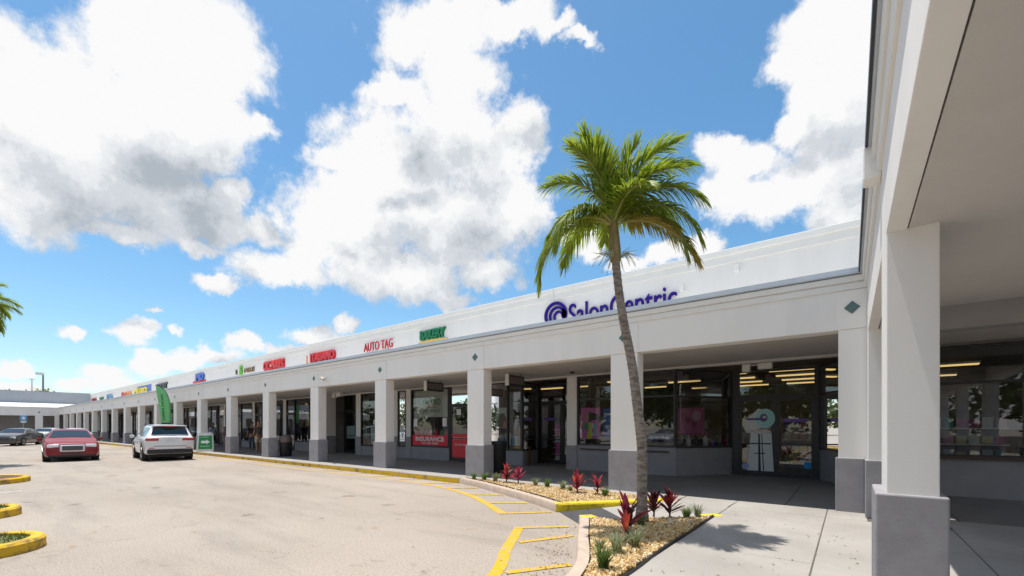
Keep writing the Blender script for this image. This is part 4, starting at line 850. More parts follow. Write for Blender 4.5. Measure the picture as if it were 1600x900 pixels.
def cordyline(x, y, kind, n, sc, label, seed, spread=.55):
    r = random.Random(seed); e = empty('cordyline_plant', (x, y, .145), 0, label, 'plant', 'red cordylines in the gravel beds')
    MB().tube([(0, 0, -.02), (.01, 0, .12 * sc), (.0, .01, .26 * sc)], [.016, .013, .010], 6).build('stem', mat('stem_brown', (.12, .08, .05), .8), e)
    for i in range(n):
        t = i / n; az = i * 2.4 + r.uniform(-.3, .3); el = radians(30 + 54 * t + r.uniform(-16, 12)) * (1.0 if spread > .5 else 1.1)
        me = TI[kind][(0 if t > .75 else r.randrange(len(TI[kind])))] if kind != 'red' else TI['red'][(2 if t > .8 else 3 if t > .6 else r.randrange(5))]
        s_ = sc * r.uniform(.8, 1.15) * (1.1 - .25 * abs(t - .5))
        inst('leaf', me, e, (0, 0, (.06 + .2 * t) * sc), (r.uniform(-.4, .4), -el, az), (s_, s_, s_))
    return e
def grass_clump(x, y, h, n, label, seed, m=M_LIRI):
    r = random.Random(seed); mb = MB()
    for i in range(n):
        az = r.uniform(0, 2 * pi); L = h * r.uniform(.7, 1.15); lean = r.uniform(.15, .75); w = r.uniform(.005, .009); d = Vector((cos(az), sin(az), 0)); s_ = Vector((-d.y, d.x, 0)); b_ = d * r.uniform(0, .05); vs = []
        for k_ in range(5):
            t = k_ / 4; p = b_ + d * (lean * L * t * t) + Vector((0, 0, L * (t - .35 * lean * t * t))); ww = w * (1 - t ** 2) + .0008
            vs += [p - s_ * ww, p + s_ * ww]
        mb.add(vs, [(2 * k_, 2 * k_ + 2, 2 * k_ + 3, 2 * k_ + 1) for k_ in range(4)])
    e = empty('grass_plant', (x, y, .14), 0, label, 'plant', 'strappy grass clumps in the gravel beds'); mb.build('foliage', m, e); return e
cordyline(-2.27, 5.38, 'pink', 18, 1.25, 'magenta cordyline with upright spiky leaves in the palm bed before the trunk', 1)
cordyline(-2.20, 5.12, 'red', 8, .85, 'small drooping red cordyline among grass in the palm bed', 9)
cordyline(-2.52, 7.02, 'dark', 24, .95, 'dark maroon cordyline just behind the palm trunk', 2); cordyline(-2.28, 7.06, 'dark', 24, 1.05, 'taller dark maroon cordyline beside the tip of the palm bed', 3)
cordyline(-4.72, 8.43, 'red', 20, 1.05, 'red and orange cordyline in the curved bed near the yellow kerb', 4); cordyline(-4.28, 8.52, 'red', 18, .9, 'smaller orange-tipped cordyline close to the arcade column', 5)
cordyline(-7.05, 8.88, 'red', 20, 1.1, 'bright pink and red cordyline in the curved bed beside the litter bin', 6); cordyline(-6.65, 8.86, 'pink', 18, 1.0, 'pink cordyline in the middle of the curved bed', 7)
for i, (gx, gy, gh, gn, gm_, lab) in enumerate([(-1.99, 4.10, .36, 120, M_LIRI, 'bright green grass clump at the near end of the palm bed'), (-2.12, 4.72, .34, 90, M_LIRI2, 'pale striped grass clump in the palm bed by the kerb'), (-2.05, 5.05, .36, 80, M_LIRI2, 'pale striped grass clump under the magenta cordyline'),
        (-2.42, 6.22, .26, 70, M_LIRI, 'green clump at the foot of the palm trunk'), (-2.06, 7.20, .30, 70, M_LIRI, 'upright green clump at the tip of the palm bed'), (-1.93, 7.36, .32, 50, M_LIRI2, 'thin pale clump at the tip of the palm bed'),
        (-4.05, 8.42, .30, 90, M_LIRI, 'green clump beside the orange-tipped cordyline'), (-5.30, 8.80, .28, 70, M_LIRI2, 'pale clump in the curved bed between two cordylines'), (-5.75, 8.82, .32, 80, M_LIRI, 'green clump in the middle of the curved bed'),
        (-6.1, 8.84, .30, 80, M_LIRI2, 'pale clump right of the pink cordyline in the curved bed'), (-7.45, 8.92, .34, 90, M_LIRI2, 'pale clump by the bin end of the curved bed'), (-7.85, 8.93, .32, 90, M_LIRI, 'dark green clump at the bin end of the curved bed'), (-8.25, 8.95, .28, 80, M_LIRI, 'low green clump at the narrow end of the curved bed'),
        (-2.35, 4.75, .22, 40, M_LIRI2, 'small sparse clump beside the tan kerb of the palm bed'), (-5.0, 8.6, .22, 50, M_LIRI, 'small green clump behind the yellow kerb')]):
    grass_clump(gx, gy, gh * .78, gn, lab, 40 + i, gm_)

# ------------------------------------------------------------------ palm
M_FROND = leafmat('palm_green', (.38, .44, .045), (.17, .26, .02), 9, .52); M_FROND2 = leafmat('palm_yellow', (.48, .33, .05), (.26, .22, .03), 7, .42); M_RACH = mat('palm_rachis', (.34, .33, .09), .5, .2, 8)
M_TRUNK = mat('palm_trunk', (.30, .255, .22), .9, 0, 7, .8, 40, stretch=(1, 1, 3), col2=(.11, .085, .07), contrast=(.36, .58)); M_SHAFT = mat('palm_shaft', (.30, .25, .09), .6, 0, 9, .2, 30, col2=(.16, .10, .04), stretch=(1, 1, .3))
RV = Vector((cos(TH), sin(TH), 0)); TV = Vector((sin(TH), -cos(TH), 0))           # across / towards the walkway
def at(px, py, d): r = ray(px, py); return Vector((0, 0, EYE)) + r * d
def frond_mesh(L, el0, el1, pw, lf, m, seed, drape=.6, nl=46):
    r = random.Random(seed); n = 22; p = Vector((0, 0, 0)); pts = [p.copy()]; els = [el0]
    for i in range(n):
        t = (i + .5) / n; el = radians(el0 + (el1 - el0) * t ** pw); p = p + Vector((cos(el), 0, sin(el))) * L / n; pts.append(p.copy()); els.append(math.degrees(el))
    mb = MB(); mb.tube(pts, [.016 * (1 - .85 * i / n) + .002 for i in range(n + 1)], 5); nr = len(mb.f)
    for i in range(nl):
        t = .13 + .87 * i / (nl - 1); s_ = t * n; k_ = min(int(s_), n - 1); q = s_ - k_; b_ = pts[k_].lerp(pts[k_ + 1], q); fw_ = (pts[k_ + 1] - pts[k_]).normalized(); side = Vector((0, 1, 0)); up = side.cross(fw_) * -1
        if up.z < 0 and abs(up.z) > .2: pass
        for sg in (-1, 1):
            ll = lf * (.35 + .65 * sin(pi * min(1, .12 + t * .80)) ) * r.uniform(.85, 1.1)
            sw_ = .45 + .75 * t + r.uniform(-.12, .12)
            d = (side * sg * cos(sw_) + fw_ * sin(sw_) + up * r.uniform(.05, .5)).normalized(); w = .0125 * r.uniform(.7, 1.25); vs = []; pp = b_.copy(); seg = 4
            nrm = d.cross(fw_).normalized(); wd = nrm.cross(d).normalized()
            for j in range(seg + 1):
                u = j / seg; ww = w * (1 - .9 * u ** 1.8); vs += [pp - wd * ww, pp + wd * ww]
                d = (d + Vector((0, 0, -1)) * drape * .30 * (1 + u) * r.uniform(.7, 1.3)).normalized(); pp = pp + d * ll / seg
            mb.add(vs, [(2 * j, 2 * j + 2, 2 * j + 3, 2 * j + 1) for j in range(seg)])
    me = mb.mesh('frond', M_RACH); me.materials.append(m)
    me.polygons.foreach_set('material_index', [0 if i < nr else 1 for i in range(len(me.polygons))]); return me
def palm(name, label):
    base = at(1003, 818, 6.68); base.z = .12
    tr = [(1003, 760, 6.67), (1003, 700, 6.65), (999, 660, 6.62), (994, 620, 6.6), (989, 580, 6.57), (982, 540, 6.53), (974, 500, 6.49), (967, 455, 6.45), (962, 408, 6.4)]
    pts = [base] + [at(*q) for q in tr]; pts = smooth_path([tuple(q) for q in pts], 10)
    e = empty(name, base, 0, label, 'palm tree'); loc = base
    mb = MB(); N_ = len(pts); rad = []
    for i in range(N_):
        t = i / (N_ - 1); rr = .080 - .022 * t + (.035 * max(0, 1 - t * 14)); rad.append(rr * (1.05 if i % 2 else .97))
    mb.tube([Vector(q) - loc for q in pts], rad, 14); mb.build('trunk', M_TRUNK, e, smooth=True)
    top = at(958, 345, 6.35); t0 = Vector(pts[-1])
    mb = MB(); mb.tube([t0 - loc + (top - t0) * q for q in (-.02, .0, .25, .55, .85, 1.05)], [.062, .074, .085, .078, .066, .045], 12); mb.build('crownshaft', M_SHAFT, e, smooth=True)
    # flower stalks below the crownshaft
    r = random.Random(3)
    for k_ in range(3):
        az = [2.6, .4, -1.5][k_]; mb = MB(); b_ = t0 - loc
        for j in range(26):
            a = az + r.uniform(-.6, .6); l = r.uniform(.18, .36); d = RV * cos(a) + TV * sin(a); mb.tube([b_, b_ + d * l * .6 + Vector((0, 0, .10)), b_ + d * l + Vector((0, 0, r.uniform(-.12, .12)))], .003, 4)
        mb.build('flower_stalk', mat('palm_flower', (.36, .36, .22), .8), e)
    #       across, towards, el0, el1, length, curve, leaflet, drape, kind
    FR = [(-1, .2, 58, -96, 1.78, .60, .38, 1.0, 0), (-1, -.3, 62, -92, 1.70, .60, .38, .95, 0), (-.9, .5, 70, -90, 1.45, .70, .38, .9, 0), (-.8, -.1, 80, -20, 1.32, 1.2, .44, .55, 0), (-.7, .3, 84, 15, 1.30, 1.4, .44, .40, 0), (-.42, .2, 86, 35, 1.34, 1.6, .44, .32, 0), (-.3, -.5, 86, 30, 1.3, 1.5, .44, .35, 0), (-.6, 0, 83, 28, 1.36, 1.6, .42, .3, 0),
          (.35, -.1, 85, 28, 1.38, 1.5, .44, .38, 0), (.5, .2, 82, 8, 1.45, 1.3, .46, .5, 0), (.65, .1, 80, -12, 1.48, 1.15, .46, .6, 0), (.8, .25, 77, -50, 1.50, .90, .46, .8, 0), (.9, .2, 70, -75, 1.55, .75, .44, .9, 0), (.9, -.4, 74, -55, 1.5, .9, .44, .75, 0), (1, .05, 40, -66, 1.45, .68, .40, .72, 1),
          (.5, -.8, 76, -30, 1.3, 1.0, .42, .6, 0), (.1, -1, 72, -40, 1.25, .9, .42, .6, 0), (-.6, -.9, 68, -75, 1.4, .8, .42, .75, 0), (.2, .1, 88, 50, 1.2, 1.5, .40, .25, 0), (-.15, .1, 88, 55, 1.1, 1.5, .38, .25, 0), (.3, .8, 74, -40, 1.0, .9, .38, .6, 0), (-.95, .05, 72, -80, 1.30, .75, .40, .9, 0), (.95, .1, 64, -82, 1.40, .70, .42, .95, 0), (.55, .5, 78, -25, 1.25, 1.0, .42, .6, 0)]
    for i, (a, b_, e0, e1, L, pw, lf, dr, kd) in enumerate(FR):
        v = RV * a + TV * b_; me = frond_mesh(L, e0, e1, pw, lf, M_FROND2 if kd else M_FROND, 100 + i, dr, 86)
        inst('frond', me, e, top - loc - Vector((0, 0, .10)), (0, 0, atan2(v.y, v.x)))
    return e
PALM = palm('palm_tree', 'slender palm with ringed leaning trunk and green feathery fronds in the gravel bed')
p2 = copy_tree(PALM); p2['label'] = 'bushy palm at the lot edge, only its frond tips in view'
q = at(-46, 458, 17.5); p2.scale = (1.5, 1.5, 1.42); p2.rotation_euler = (0, 0, 2.2)
off = Matrix.Rotation(2.2, 3, 'Z') @ Vector(((at(958, 345, 6.35) - PALM.location).x * 1.5, (at(958, 345, 6.35) - PALM.location).y * 1.5, 0)); p2.location = (q.x - off.x, q.y - off.y, 0)

# ------------------------------------------------------------------ parking islands
def island(x0, x1, yend, grass, label):
    e = empty('parking_island', (0, 0, 0), 0, label, 'island', 'kerbed islands in the lot')
    r_ = (x1 - x0) / 2; cx = (x0 + x1) / 2; path = [(x1, yend - 5.2)] + [(cx + r_ * cos(a), yend - r_ + r_ * sin(a)) for a in [pi * i / 14 for i in range(15)]] + [(x0, yend - 5.2)]
    path = list(reversed(path)); MB().sweep(path, [(0, -.03), (0, .12), (-.03, .15), (-.14, .15), (-.15, .14), (-.15, -.03)]).build('kerb_ring', M_YELI, e, smooth=35)
    inner = [(cx + (p[0] - cx) * (1 - .14 / r_), p[1] - (.14 if p[1] > yend - r_ else 0)) for p in reversed(path)]
    MB().prism(inner, -.03, .12).build('soil', M_GSOIL if grass else mat('mulch', (.13, .075, .045), .95, .4, 20, .5, 60), e)
    if grass:
        r = random.Random(int(-x0 * 10)); mb = MB()
        for i in range(2600):
            px_, py_ = r.uniform(x0 + .15, x1 - .15), r.uniform(yend - 4.5, yend - .15)
            if py_ > yend - r_ and (px_ - cx) ** 2 + (py_ - yend + r_) ** 2 > (r_ - .15) ** 2: continue
            h = r.uniform(.04, .10); a = r.uniform(0, 6.28); dx, dy = cos(a) * .006, sin(a) * .006; l = r.uniform(-.03, .03)
            mb.add([(px_ - dx, py_ - dy, .12), (px_ + dx, py_ + dy, .12), (px_ + l, py_ + l, .12 + h)], [(0, 1, 2)])
        g = mb.build('grass', M_LAWN, e); g['kind'] = 'stuff'
M_YELI = mat('kerb_yellow_island', (.66, .40, .02), .85, 0, 5, .25, 50, col2=(.24, .16, .06), contrast=(.38, .50)); M_GSOIL = mat('lawn_soil', (.14, .15, .05), .95, .4, 10, .4, 60); M_LAWN = leafmat('lawn_blades', (.17, .22, .04), (.10, .14, .03), 12)
island(-9.35, -8.15, .84, True, 'yellow-kerbed grass island at the edge of the lot, closest to the sidewalk bed'); island(-12.8, -11.65, .86, True, 'yellow-kerbed grass island, the middle one of three'); island(-20.5, -18.5, 1.55, False, 'wide yellow-kerbed island of brown mulch nearest the parked cars')

# ------------------------------------------------------------------ cars
def carpaint(n, c, metal=.3): return mat('carpaint_' + n, c, .32, metal=metal, coat=.8)
M_LENS = mat('headlamp_lens', (.74, .77, .78), .15, coat=1.0); M_TAIL = mat('tail_lamp', (.45, .008, .01), .2, coat=1.0); M_RIM = mat('alloy_rim', (.45, .46, .48), .3, metal=.9); M_PLATE = mat('plate', (.62, .66, .70), .5); M_UNDER = mat('car_underside', (.015, .015, .016), .8)
def car(name, L, Wd, st, paint, label, loc, rz, suv=False, group='cars in the lot', wb=(1.5, -1.5), wr=.34, glazing=None, detail=True):
    """st: stations front to back (x, zlow, zbelt, half width, ztop, half width at top)"""
    e = empty(name, loc, rz, label, 'car', group)
    def sec(x):
        for a, b in zip(st[:-1], st[1:]):
            if a[0] >= x >= b[0]: t = (a[0] - x) / (a[0] - b[0]); return [x] + [a[i] + (b[i] - a[i]) * t for i in range(1, 6)]
        return list(st[-1])
    mb = MB(); rings = []
    xs_ = sorted(set([s_[0] for s_ in st]), reverse=True)
    for x_ in xs_:
        _, zl, zb, w, zt, wt = sec(x_); h = [(0, zl), (w * .86, zl), (w * .965, zl + .07), (w, zl + (zb - zl) * .45), (w * .995, zl + (zb - zl) * .8), (w * .965, zb), (wt + (w * .965 - wt) * .06, zb + (zt - zb) * .90), (wt * .90, zt - .004), (wt * .5, zt + .018), (0, zt + .024)]
        rings.append([(x_, y_, z_) for y_, z_ in h] + [(x_, -y_, z_) for y_, z_ in h[-2:0:-1]])
    k_ = len(rings[0]); vs = [p for r_ in rings for p in r_]
    fs = [(i * k_ + j, i * k_ + (j + 1) % k_, (i + 1) * k_ + (j + 1) % k_, (i + 1) * k_ + j) for i in range(len(rings) - 1) for j in range(k_)] + [tuple(range(k_)), tuple((len(rings) - 1) * k_ + j for j in range(k_))]
    body = mb.add(vs, fs).build('body', paint, e, smooth=50)
    bv = body.modifiers.new('bevel', 'BEVEL'); bv.width = .018; bv.segments = 2; bv.limit_method = 'ANGLE'; bv.angle_limit = radians(32)
    def side_pt(x_, t, sg, o=.008): _, zl, zb, w, zt, wt = sec(x_); y0, y1 = w * .965, wt + (w * .965 - wt) * .06; return (x_, sg * (y0 + (y1 - y0) * t + o), zb + (zt - zb) * .90 * t)
    for sg in (-1, 1):
        for xa, xb, sl in glazing['side']:
            n_ = 5; vs = []
            for i in range(n_ + 1):
                x_ = xa + (xb - xa) * i / n_; _, zl, zb, w, zt, wt = sec(x_); tt = min(.90, .90)
                vs += [side_pt(x_, .10, sg), side_pt(x_, max(.16, tt), sg)]
            MB().add(vs, [(2 * i, 2 * i + 2, 2 * i + 3, 2 * i + 1) for i in range(n_)]).build('side_window', M_CGLASS2, e)
    for nm, (xa, xb) in (('windshield', glazing['front']), ('rear_window', glazing['rear'])):
        vs = []; n_ = 4
        for i in range(n_ + 1):
            x_ = xa + (xb - xa) * i / n_; _, zl, zb, w, zt, wt = sec(x_); o = .012; dx = .012 if nm == 'windshield' else -.012
            for q in (-.88, -.5, 0, .5, .88): vs.append((x_ + dx, wt * q, zt + (.024 if q == 0 else .018 if abs(q) == .5 else 0) + o))
        MB().add(vs, [(i * 5 + j, i * 5 + j + 1, i * 5 + j + 6, i * 5 + j + 5) for i in range(n_) for j in range(4)]).build(nm, M_CGLASS2, e, smooth=True)
    w0 = max(s_[3] for s_ in st)
    for x_ in wb:
        for sg in (-1, 1):
            MB().lathe([(.001, 0), (wr + .055, 0), (wr + .055, .26), (.001, .26)], 24, 'y', (x_, (w0 + .003 - (.26 if sg > 0 else 0)) if sg > 0 else -w0 - .003, wr + .02)).build('wheel_arch', M_UNDER, e)
            wh = MB().lathe([(.16, -.10), (wr - .03, -.11), (wr, -.08), (wr, .08), (wr - .03, .11), (.16, .10)], 26, 'y', (x_, sg * (w0 - .10), wr)).build('wheel', M_RUB, e, smooth=35)
            MB().lathe([(.001, -.085 * 1), (wr * .30, -.105), (wr * .66, -.115), (wr * .68, .115), (wr * .30, .105), (.001, .085)], 10, 'y', (x_, sg * (w0 - .10), wr)).build('rim', M_RIM, wh)
    MB().box(st[-1][0] + .25, st[0][0] - .25, -w0 * .8, w0 * .8, .17, .34).build('underbody', M_UNDER, e)
    xm = glazing['front'][0] - .12
    for sg in (-1, 1):
        _, zl, zb, w, zt, wt = sec(xm)
        MB().box(xm - .10, xm + .08, sg * (w + .03) - .0, sg * (w + .20), zb + .0, zb + .15).build('mirror', paint, e, bevel=.03)
        for xh in glazing['handles']: MB().box(xh - .10, xh + .10, sg * w0 * .985 - .012, sg * w0 * .985 + .022 * sg + .012, .80, .83).build('door_handle', M_CHROME if detail else paint, e)
    return e
M_CGLASS2 = mat('tinted_glass', (.018, .026, .028), .04, coat=.3, spec=.9)
SED = [(2.50, .30, .58, .74, .66, .64), (2.45, .22, .68, .84, .80, .74), (2.25, .20, .74, .92, .88, .82), (1.5, .20, .86, .94, 1.00, .86), (.95, .20, .93, .94, 1.07, .84), (.22, .20, .97, .94, 1.42, .64), (-.45, .20, .98, .94, 1.48, .63), (-1.15, .20, .99, .94, 1.42, .61), (-1.72, .20, 1.0, .93, 1.10, .80), (-2.25, .22, .98, .91, 1.06, .80), (-2.44, .26, .90, .86, 1.0, .76), (-2.50, .36, .74, .80, .86, .70)]
SG = dict(side=[(.62, -.42, 0), (-.50, -1.28, 0)], front=(.93, .26), rear=(-1.18, -1.70), handles=(-.25, -1.2))
def red_car():
    P_ = mat('carpaint_crimson', (.22, .006, .014), .38, coat=.35, spec=.35)
    e = car('parked_car', 5.0, 1.88, SED, P_, 'crimson sedan with a chrome-framed grille facing out across the lot', (-30.9, 3.78, 0), radians(-5), glazing=SG, wb=(1.52, -1.52), wr=.36)
    g = MB().box(2.44, 2.545, -.42, .42, .46, .77).build('grille', mat('grille_chrome', (.70, .71, .73), .25, metal=.3), e, bevel=.05); MB().box(2.53, 2.555, -.34, .34, .515, .72).build('mesh', M_DARKM, g)
    for i in range(5): MB().box(2.553, 2.562, -.33, .33, .54 + i * .036, .55 + i * .036).build('bar', mat('grille_grey', (.2, .2, .21), .4, metal=.7), g)
    for sg in (-1, 1):
        MB().box(2.22, 2.500, sg * .62 - .20, sg * .62 + .19, .65, .80).build('headlight', M_LENS, e, bevel=.04)
        MB().box(2.42, 2.475, sg * .62 - .10, sg * .62 + .10, .33, .42).build('fog_light', M_LENS, e, bevel=.02)
        MB().box(-2.50, -2.40, sg * .68 - .13, sg * .68 + .13, .70, .95).build('tail_light', M_TAIL, e, bevel=.02)
    MB().box(2.30, 2.515, -.80, .80, .22, .30).build('lower_lip', M_BLACKP, e, bevel=.02)
    MB().box(2.44, 2.512, -.38, .38, .33, .41).build('air_intake', M_DARKM, e)
    return e
RED = red_car()
SUVS = [(2.41, .42, .72, .76, .80, .66), (2.36, .32, .82, .88, .92, .80), (2.1, .30, .90, .95, 1.02, .84), (1.5, .28, .98, .965, 1.10, .86), (1.05, .28, 1.04, .965, 1.16, .84), (.45, .28, 1.08, .965, 1.62, .68), (-.4, .28, 1.09, .965, 1.71, .68), (-1.5, .28, 1.10, .965, 1.69, .67), (-2.02, .30, 1.10, .955, 1.64, .655), (-2.30, .34, 1.08, .93, 1.17, .82), (-2.39, .40, 1.04, .90, 1.10, .80), (-2.41, .46, .98, .86, 1.02, .76)]
SVG = dict(side=[(.80, -.30, 0), (-.38, -1.22, 0), (-1.32, -1.98, 0)], front=(1.03, .49), rear=(-2.05, -2.27), handles=(-.15, -1.1))
def white_suv():
    P_ = carpaint('white', (.70, .71, .72), .05)
    e = car('parked_car', 4.82, 1.94, SUVS, P_, 'white sport utility vehicle driving away with red tail lamps', (-27.75, 6.72, 0), pi - radians(6), glazing=SVG, wb=(1.46, -1.46), wr=.39)
    for sg in (-1, 1):
        MB().box(-2.435, -2.20, sg * .68 - .24, sg * .68 + .24, .95, 1.075).build('tail_light', M_TAIL, e, bevel=.025)
        MB().box(-2.425, -2.38, sg * .70 - .10, sg * .70 + .10, .60, .635).build('reflector', M_TAIL, e)
        MB().box(2.25, 2.40, sg * .66 - .18, sg * .66 + .18, .78, .92).build('headlight', M_LENS, e, bevel=.03)
        MB().tube([(.4, sg * .66, 1.74), (-1.8, sg * .64, 1.72)], .02, 6).build('roof_rail', M_BLACKP, e)
        MB().box(-2.43, -2.36, sg * .55 - .07, sg * .55 + .07, .36, .43).build('exhaust_tip', M_CHROME, e, bevel=.02)
    MB().box(-2.445, -1.9, -.86, .86, .36, .56).build('bumper', M_BLACKP, e, bevel=.035)
    MB().box(-2.42, -2.395, -.18, .18, .86, 1.0).build('license_plate', M_PLATE, e, bevel=.005)
    MB().box(-2.22, -1.95, -.66, .66, 1.63, 1.675).build('spoiler', P_, e, bevel=.015); MB().box(-2.245, -2.20, -.22, .22, 1.60, 1.632).build('brake_light', M_TAIL, e)
    MB().box(-2.43, -2.40, -.30, .30, 1.045, 1.07).build('trim_strip', M_CHROME, e)
    MB().box(-2.418, -2.385, -.62, .62, .68, .72).build('tailgate_crease', mat('crease', (.3, .31, .32), .5), e)
    return e
SUV = white_suv()
def plain(kind, colr, n, label, loc, rz, group='cars in the lot'):
    P_ = carpaint(n, colr, .3); suv = kind == 'suv'
    e = car('parked_car', 4.9, 1.9, SUVS if suv else SED, P_, label, loc, rz, glazing=SVG if suv else SG, wb=(1.5, -1.5), wr=.38 if suv else .34, group=group)
    for sg in (-1, 1):
        if suv: MB().box(-2.435, -2.20, sg * .70 - .2, sg * .70 + .2, .92, 1.08).build('tail_light', M_TAIL, e, bevel=.02); MB().box(2.25, 2.40, sg * .66 - .18, sg * .66 + .18, .78, .92).build('headlight', M_LENS, e, bevel=.03)
        else: MB().box(-2.51, -2.40, sg * .66 - .15, sg * .66 + .15, .76, .93).build('tail_light', M_TAIL, e, bevel=.02); MB().box(2.28, 2.48, sg * .64 - .18, sg * .64 + .18, .62, .76).build('headlight', M_LENS, e, bevel=.03)
    MB().box((2.36 if suv else 2.46) - .06, (2.36 if suv else 2.46) + .05, -.45, .45, .5, .68).build('grille', M_DARKM, e, bevel=.02)
    return e
plain('sed', (.055, .05, .05), 'charcoal', 'charcoal sedan parked at an angle before the far wing', (-57.2, 3.75, 0), radians(-24))
plain('sed', (.60, .63, .62), 'silver', 'silver white sedan parked behind the charcoal one', (-68.5, 6.6, 0), radians(-30))
plain('sed', (.66, .66, .65), 'pearl', 'white car with red tail lamp half hidden behind the crimson sedan', (-56.2, 7.2, 0), pi)
# cars and trees across the drive: these are what the shop glass mirrors
plain('suv', (.62, .63, .63), 'chalk', 'white wagon parked across the drive, mirrored in the salon windows', (-7.5, -7.5, 0), pi / 2 + .03, 'cars mirrored in the shop glass')
plain('sed', (.05, .05, .055), 'jet', 'black sedan parked across the drive, mirrored in the canopy window', (9.5, -6.5, 0), pi / 2, 'cars mirrored in the shop glass')
plain('sed', (.50, .51, .52), 'steel', 'silver sedan parked across the drive, mirrored in the shop glass', (-11.0, -7.6, 0), pi / 2 - .02, 'cars mirrored in the shop glass')

# ------------------------------------------------------------------ broadleaf trees
M_LEAF = leafmat('tree_leaf', (.085, .115, .025), (.035, .06, .012), 1.2, .3); M_LEAF2 = leafmat('tree_leaf_yellow', (.26, .25, .03), (.12, .13, .018), 1.0, .3); M_BARK = mat('bark', (.14, .11, .085), .9, .3, 8, .5, 20)
def crown_mesh(R, Hh, n, seed, m, leaf=.16):
    r = random.Random(seed); cl = []
    for i in range(16):
        a = r.uniform(0, 6.28); q = r.uniform(.2, .85); cl.append((Vector((cos(a) * R * q, sin(a) * R * q, r.uniform(-.4, .5) * Hh)), r.uniform(.28, .48) * R))
    mb = MB(); vs = []; fs = []
    for i in range(n):
        c_, cr_ = r.choice(cl); d = Vector((r.gauss(0, 1), r.gauss(0, 1), r.gauss(0, .8))).normalized(); p = c_ + d * cr_ * r.uniform(.55, 1.05)
        u = Vector((r.gauss(0, 1), r.gauss(0, 1), r.gauss(0, .6))).normalized(); w = u.cross(d).normalized(); s_ = leaf * r.uniform(.6, 1.3); o = len(vs)
        vs += [p - u * s_, p + w * s_ * .5, p + u * s_, p - w * s_ * .5]; fs.append((o, o + 1, o + 2, o + 3))
    return mb.add(vs, fs).mesh('crown', m)
def tree(x, y, h, R, seed, label, m=M_LEAF, n=4200, leaf=.17):
    r = random.Random(seed); e = empty('broadleaf_tree', (x, y, 0), 0, label, 'tree', 'broadleaf trees')
    mb = MB(); mb.tube([(0, 0, -.1), (.05, 0, h * .3), (.1, .05, h * .55), (.05, .1, h * .8)], [.22, .17, .12, .04], 9)
    for i in range(6):
        a = i * 1.05 + r.uniform(-.2, .2); z0 = h * (.35 + .05 * i); mb.tube([(.07, .03, z0), (cos(a) * R * .35, sin(a) * R * .35, z0 + h * .13), (cos(a) * R * .7, sin(a) * R * .7, z0 + h * .22)], [.09, .06, .02], 6)
    mb.build('trunk', M_BARK, e, smooth=True); c_ = inst('crown', crown_mesh(R, h * .5, n, seed, m, leaf), e, (0, 0, h * .68))
tree(-99, 9.0, 7.0, 2.4, 21, 'yellow green tree rising behind the far wing', M_LEAF2, 3000, .22); tree(-98.5, 6.0, 6.8, 2.2, 22, 'second yellow green treetop behind the far wing', M_LEAF2, 2600, .22)
for i, (tx_, ty_, th_, tr_) in enumerate([(-14, -17, 7, 3.6), (-5, -19, 7.5, 3.8), (4, -18, 7, 3.5), (12, -19, 7.5, 3.8), (20, -18, 7, 3.4), (-24, -19, 7.5, 3.6)]): tree(tx_, ty_, th_, tr_, 60 + i, 'broad green tree across the drive, mirrored in the shop glass', n=3000, leaf=.24)
w = empty('stone_wall', (0, -14.2, 0), 0, 'low rough stone wall across the drive, mirrored in the salon door', 'wall')
r_ = random.Random(4); me_s = [MB().box(-.45, .45, -.15, .15, 0, .34).mesh('stone', mat('wall_stone%d' % i, (.34 + .06 * i, .30 + .05 * i, .25 + .04 * i), .9, .3, 6, .4, 30)) for i in range(3)]
for row in range(3):
    for i in range(30): inst('stone', me_s[r_.randrange(3)], w, (-14 + i * .92 + (.46 if row % 2 else 0), r_.uniform(-.03, .03), row * .35), (0, 0, r_.uniform(-.03, .03)))

# ------------------------------------------------------------------ far posts
e = empty('light_pole', (-93, 8.6, 0), 0, 'grey light pole rising behind the far wing', 'light pole'); 
MB().tube([(0, 0, 0), (0, 0, 9.2)], [.14, .10], 8).build('pole', mat('pole_grey', (.25, .26, .26), .6), e); MB().box(-.15, .15, -.75, .1, 9.15, 9.5).build('lamp_head', M_LAMPW, e)
e = empty('light_pole', (-93, 7.5, 0), 0, 'thin white pole rising behind the far wing', 'pole'); MB().tube([(0, 0, 0), (0, 0, 8.4)], .07, 8).build('pole', M_LAMPW, e); MB().box(-.1, .1, -.25, .25, 8.4, 8.5).build('crossbar', M_LAMPW, e)
e = empty('parking_sign', (-80, 5.75, 0), 0, 'blue accessible parking sign on a thin post before the far wing', 'sign'); MB().tube([(0, 0, 0), (0, 0, 2.9)], .05, 8).build('post', mat('post_grey', (.3, .3, .3), .5), e)
MB().box(.05, .09, -.30, .30, 2.35, 3.0).build('plate', mat('sign_ada_blue', (.10, .33, .60), .5), e, bevel=.02); MB().box(.091, .095, -.12, .12, 2.5, 2.85).build('symbol', wht_, e); MB().box(.05, .08, -.24, .24, 2.12, 2.30).build('plate', wht_, e)

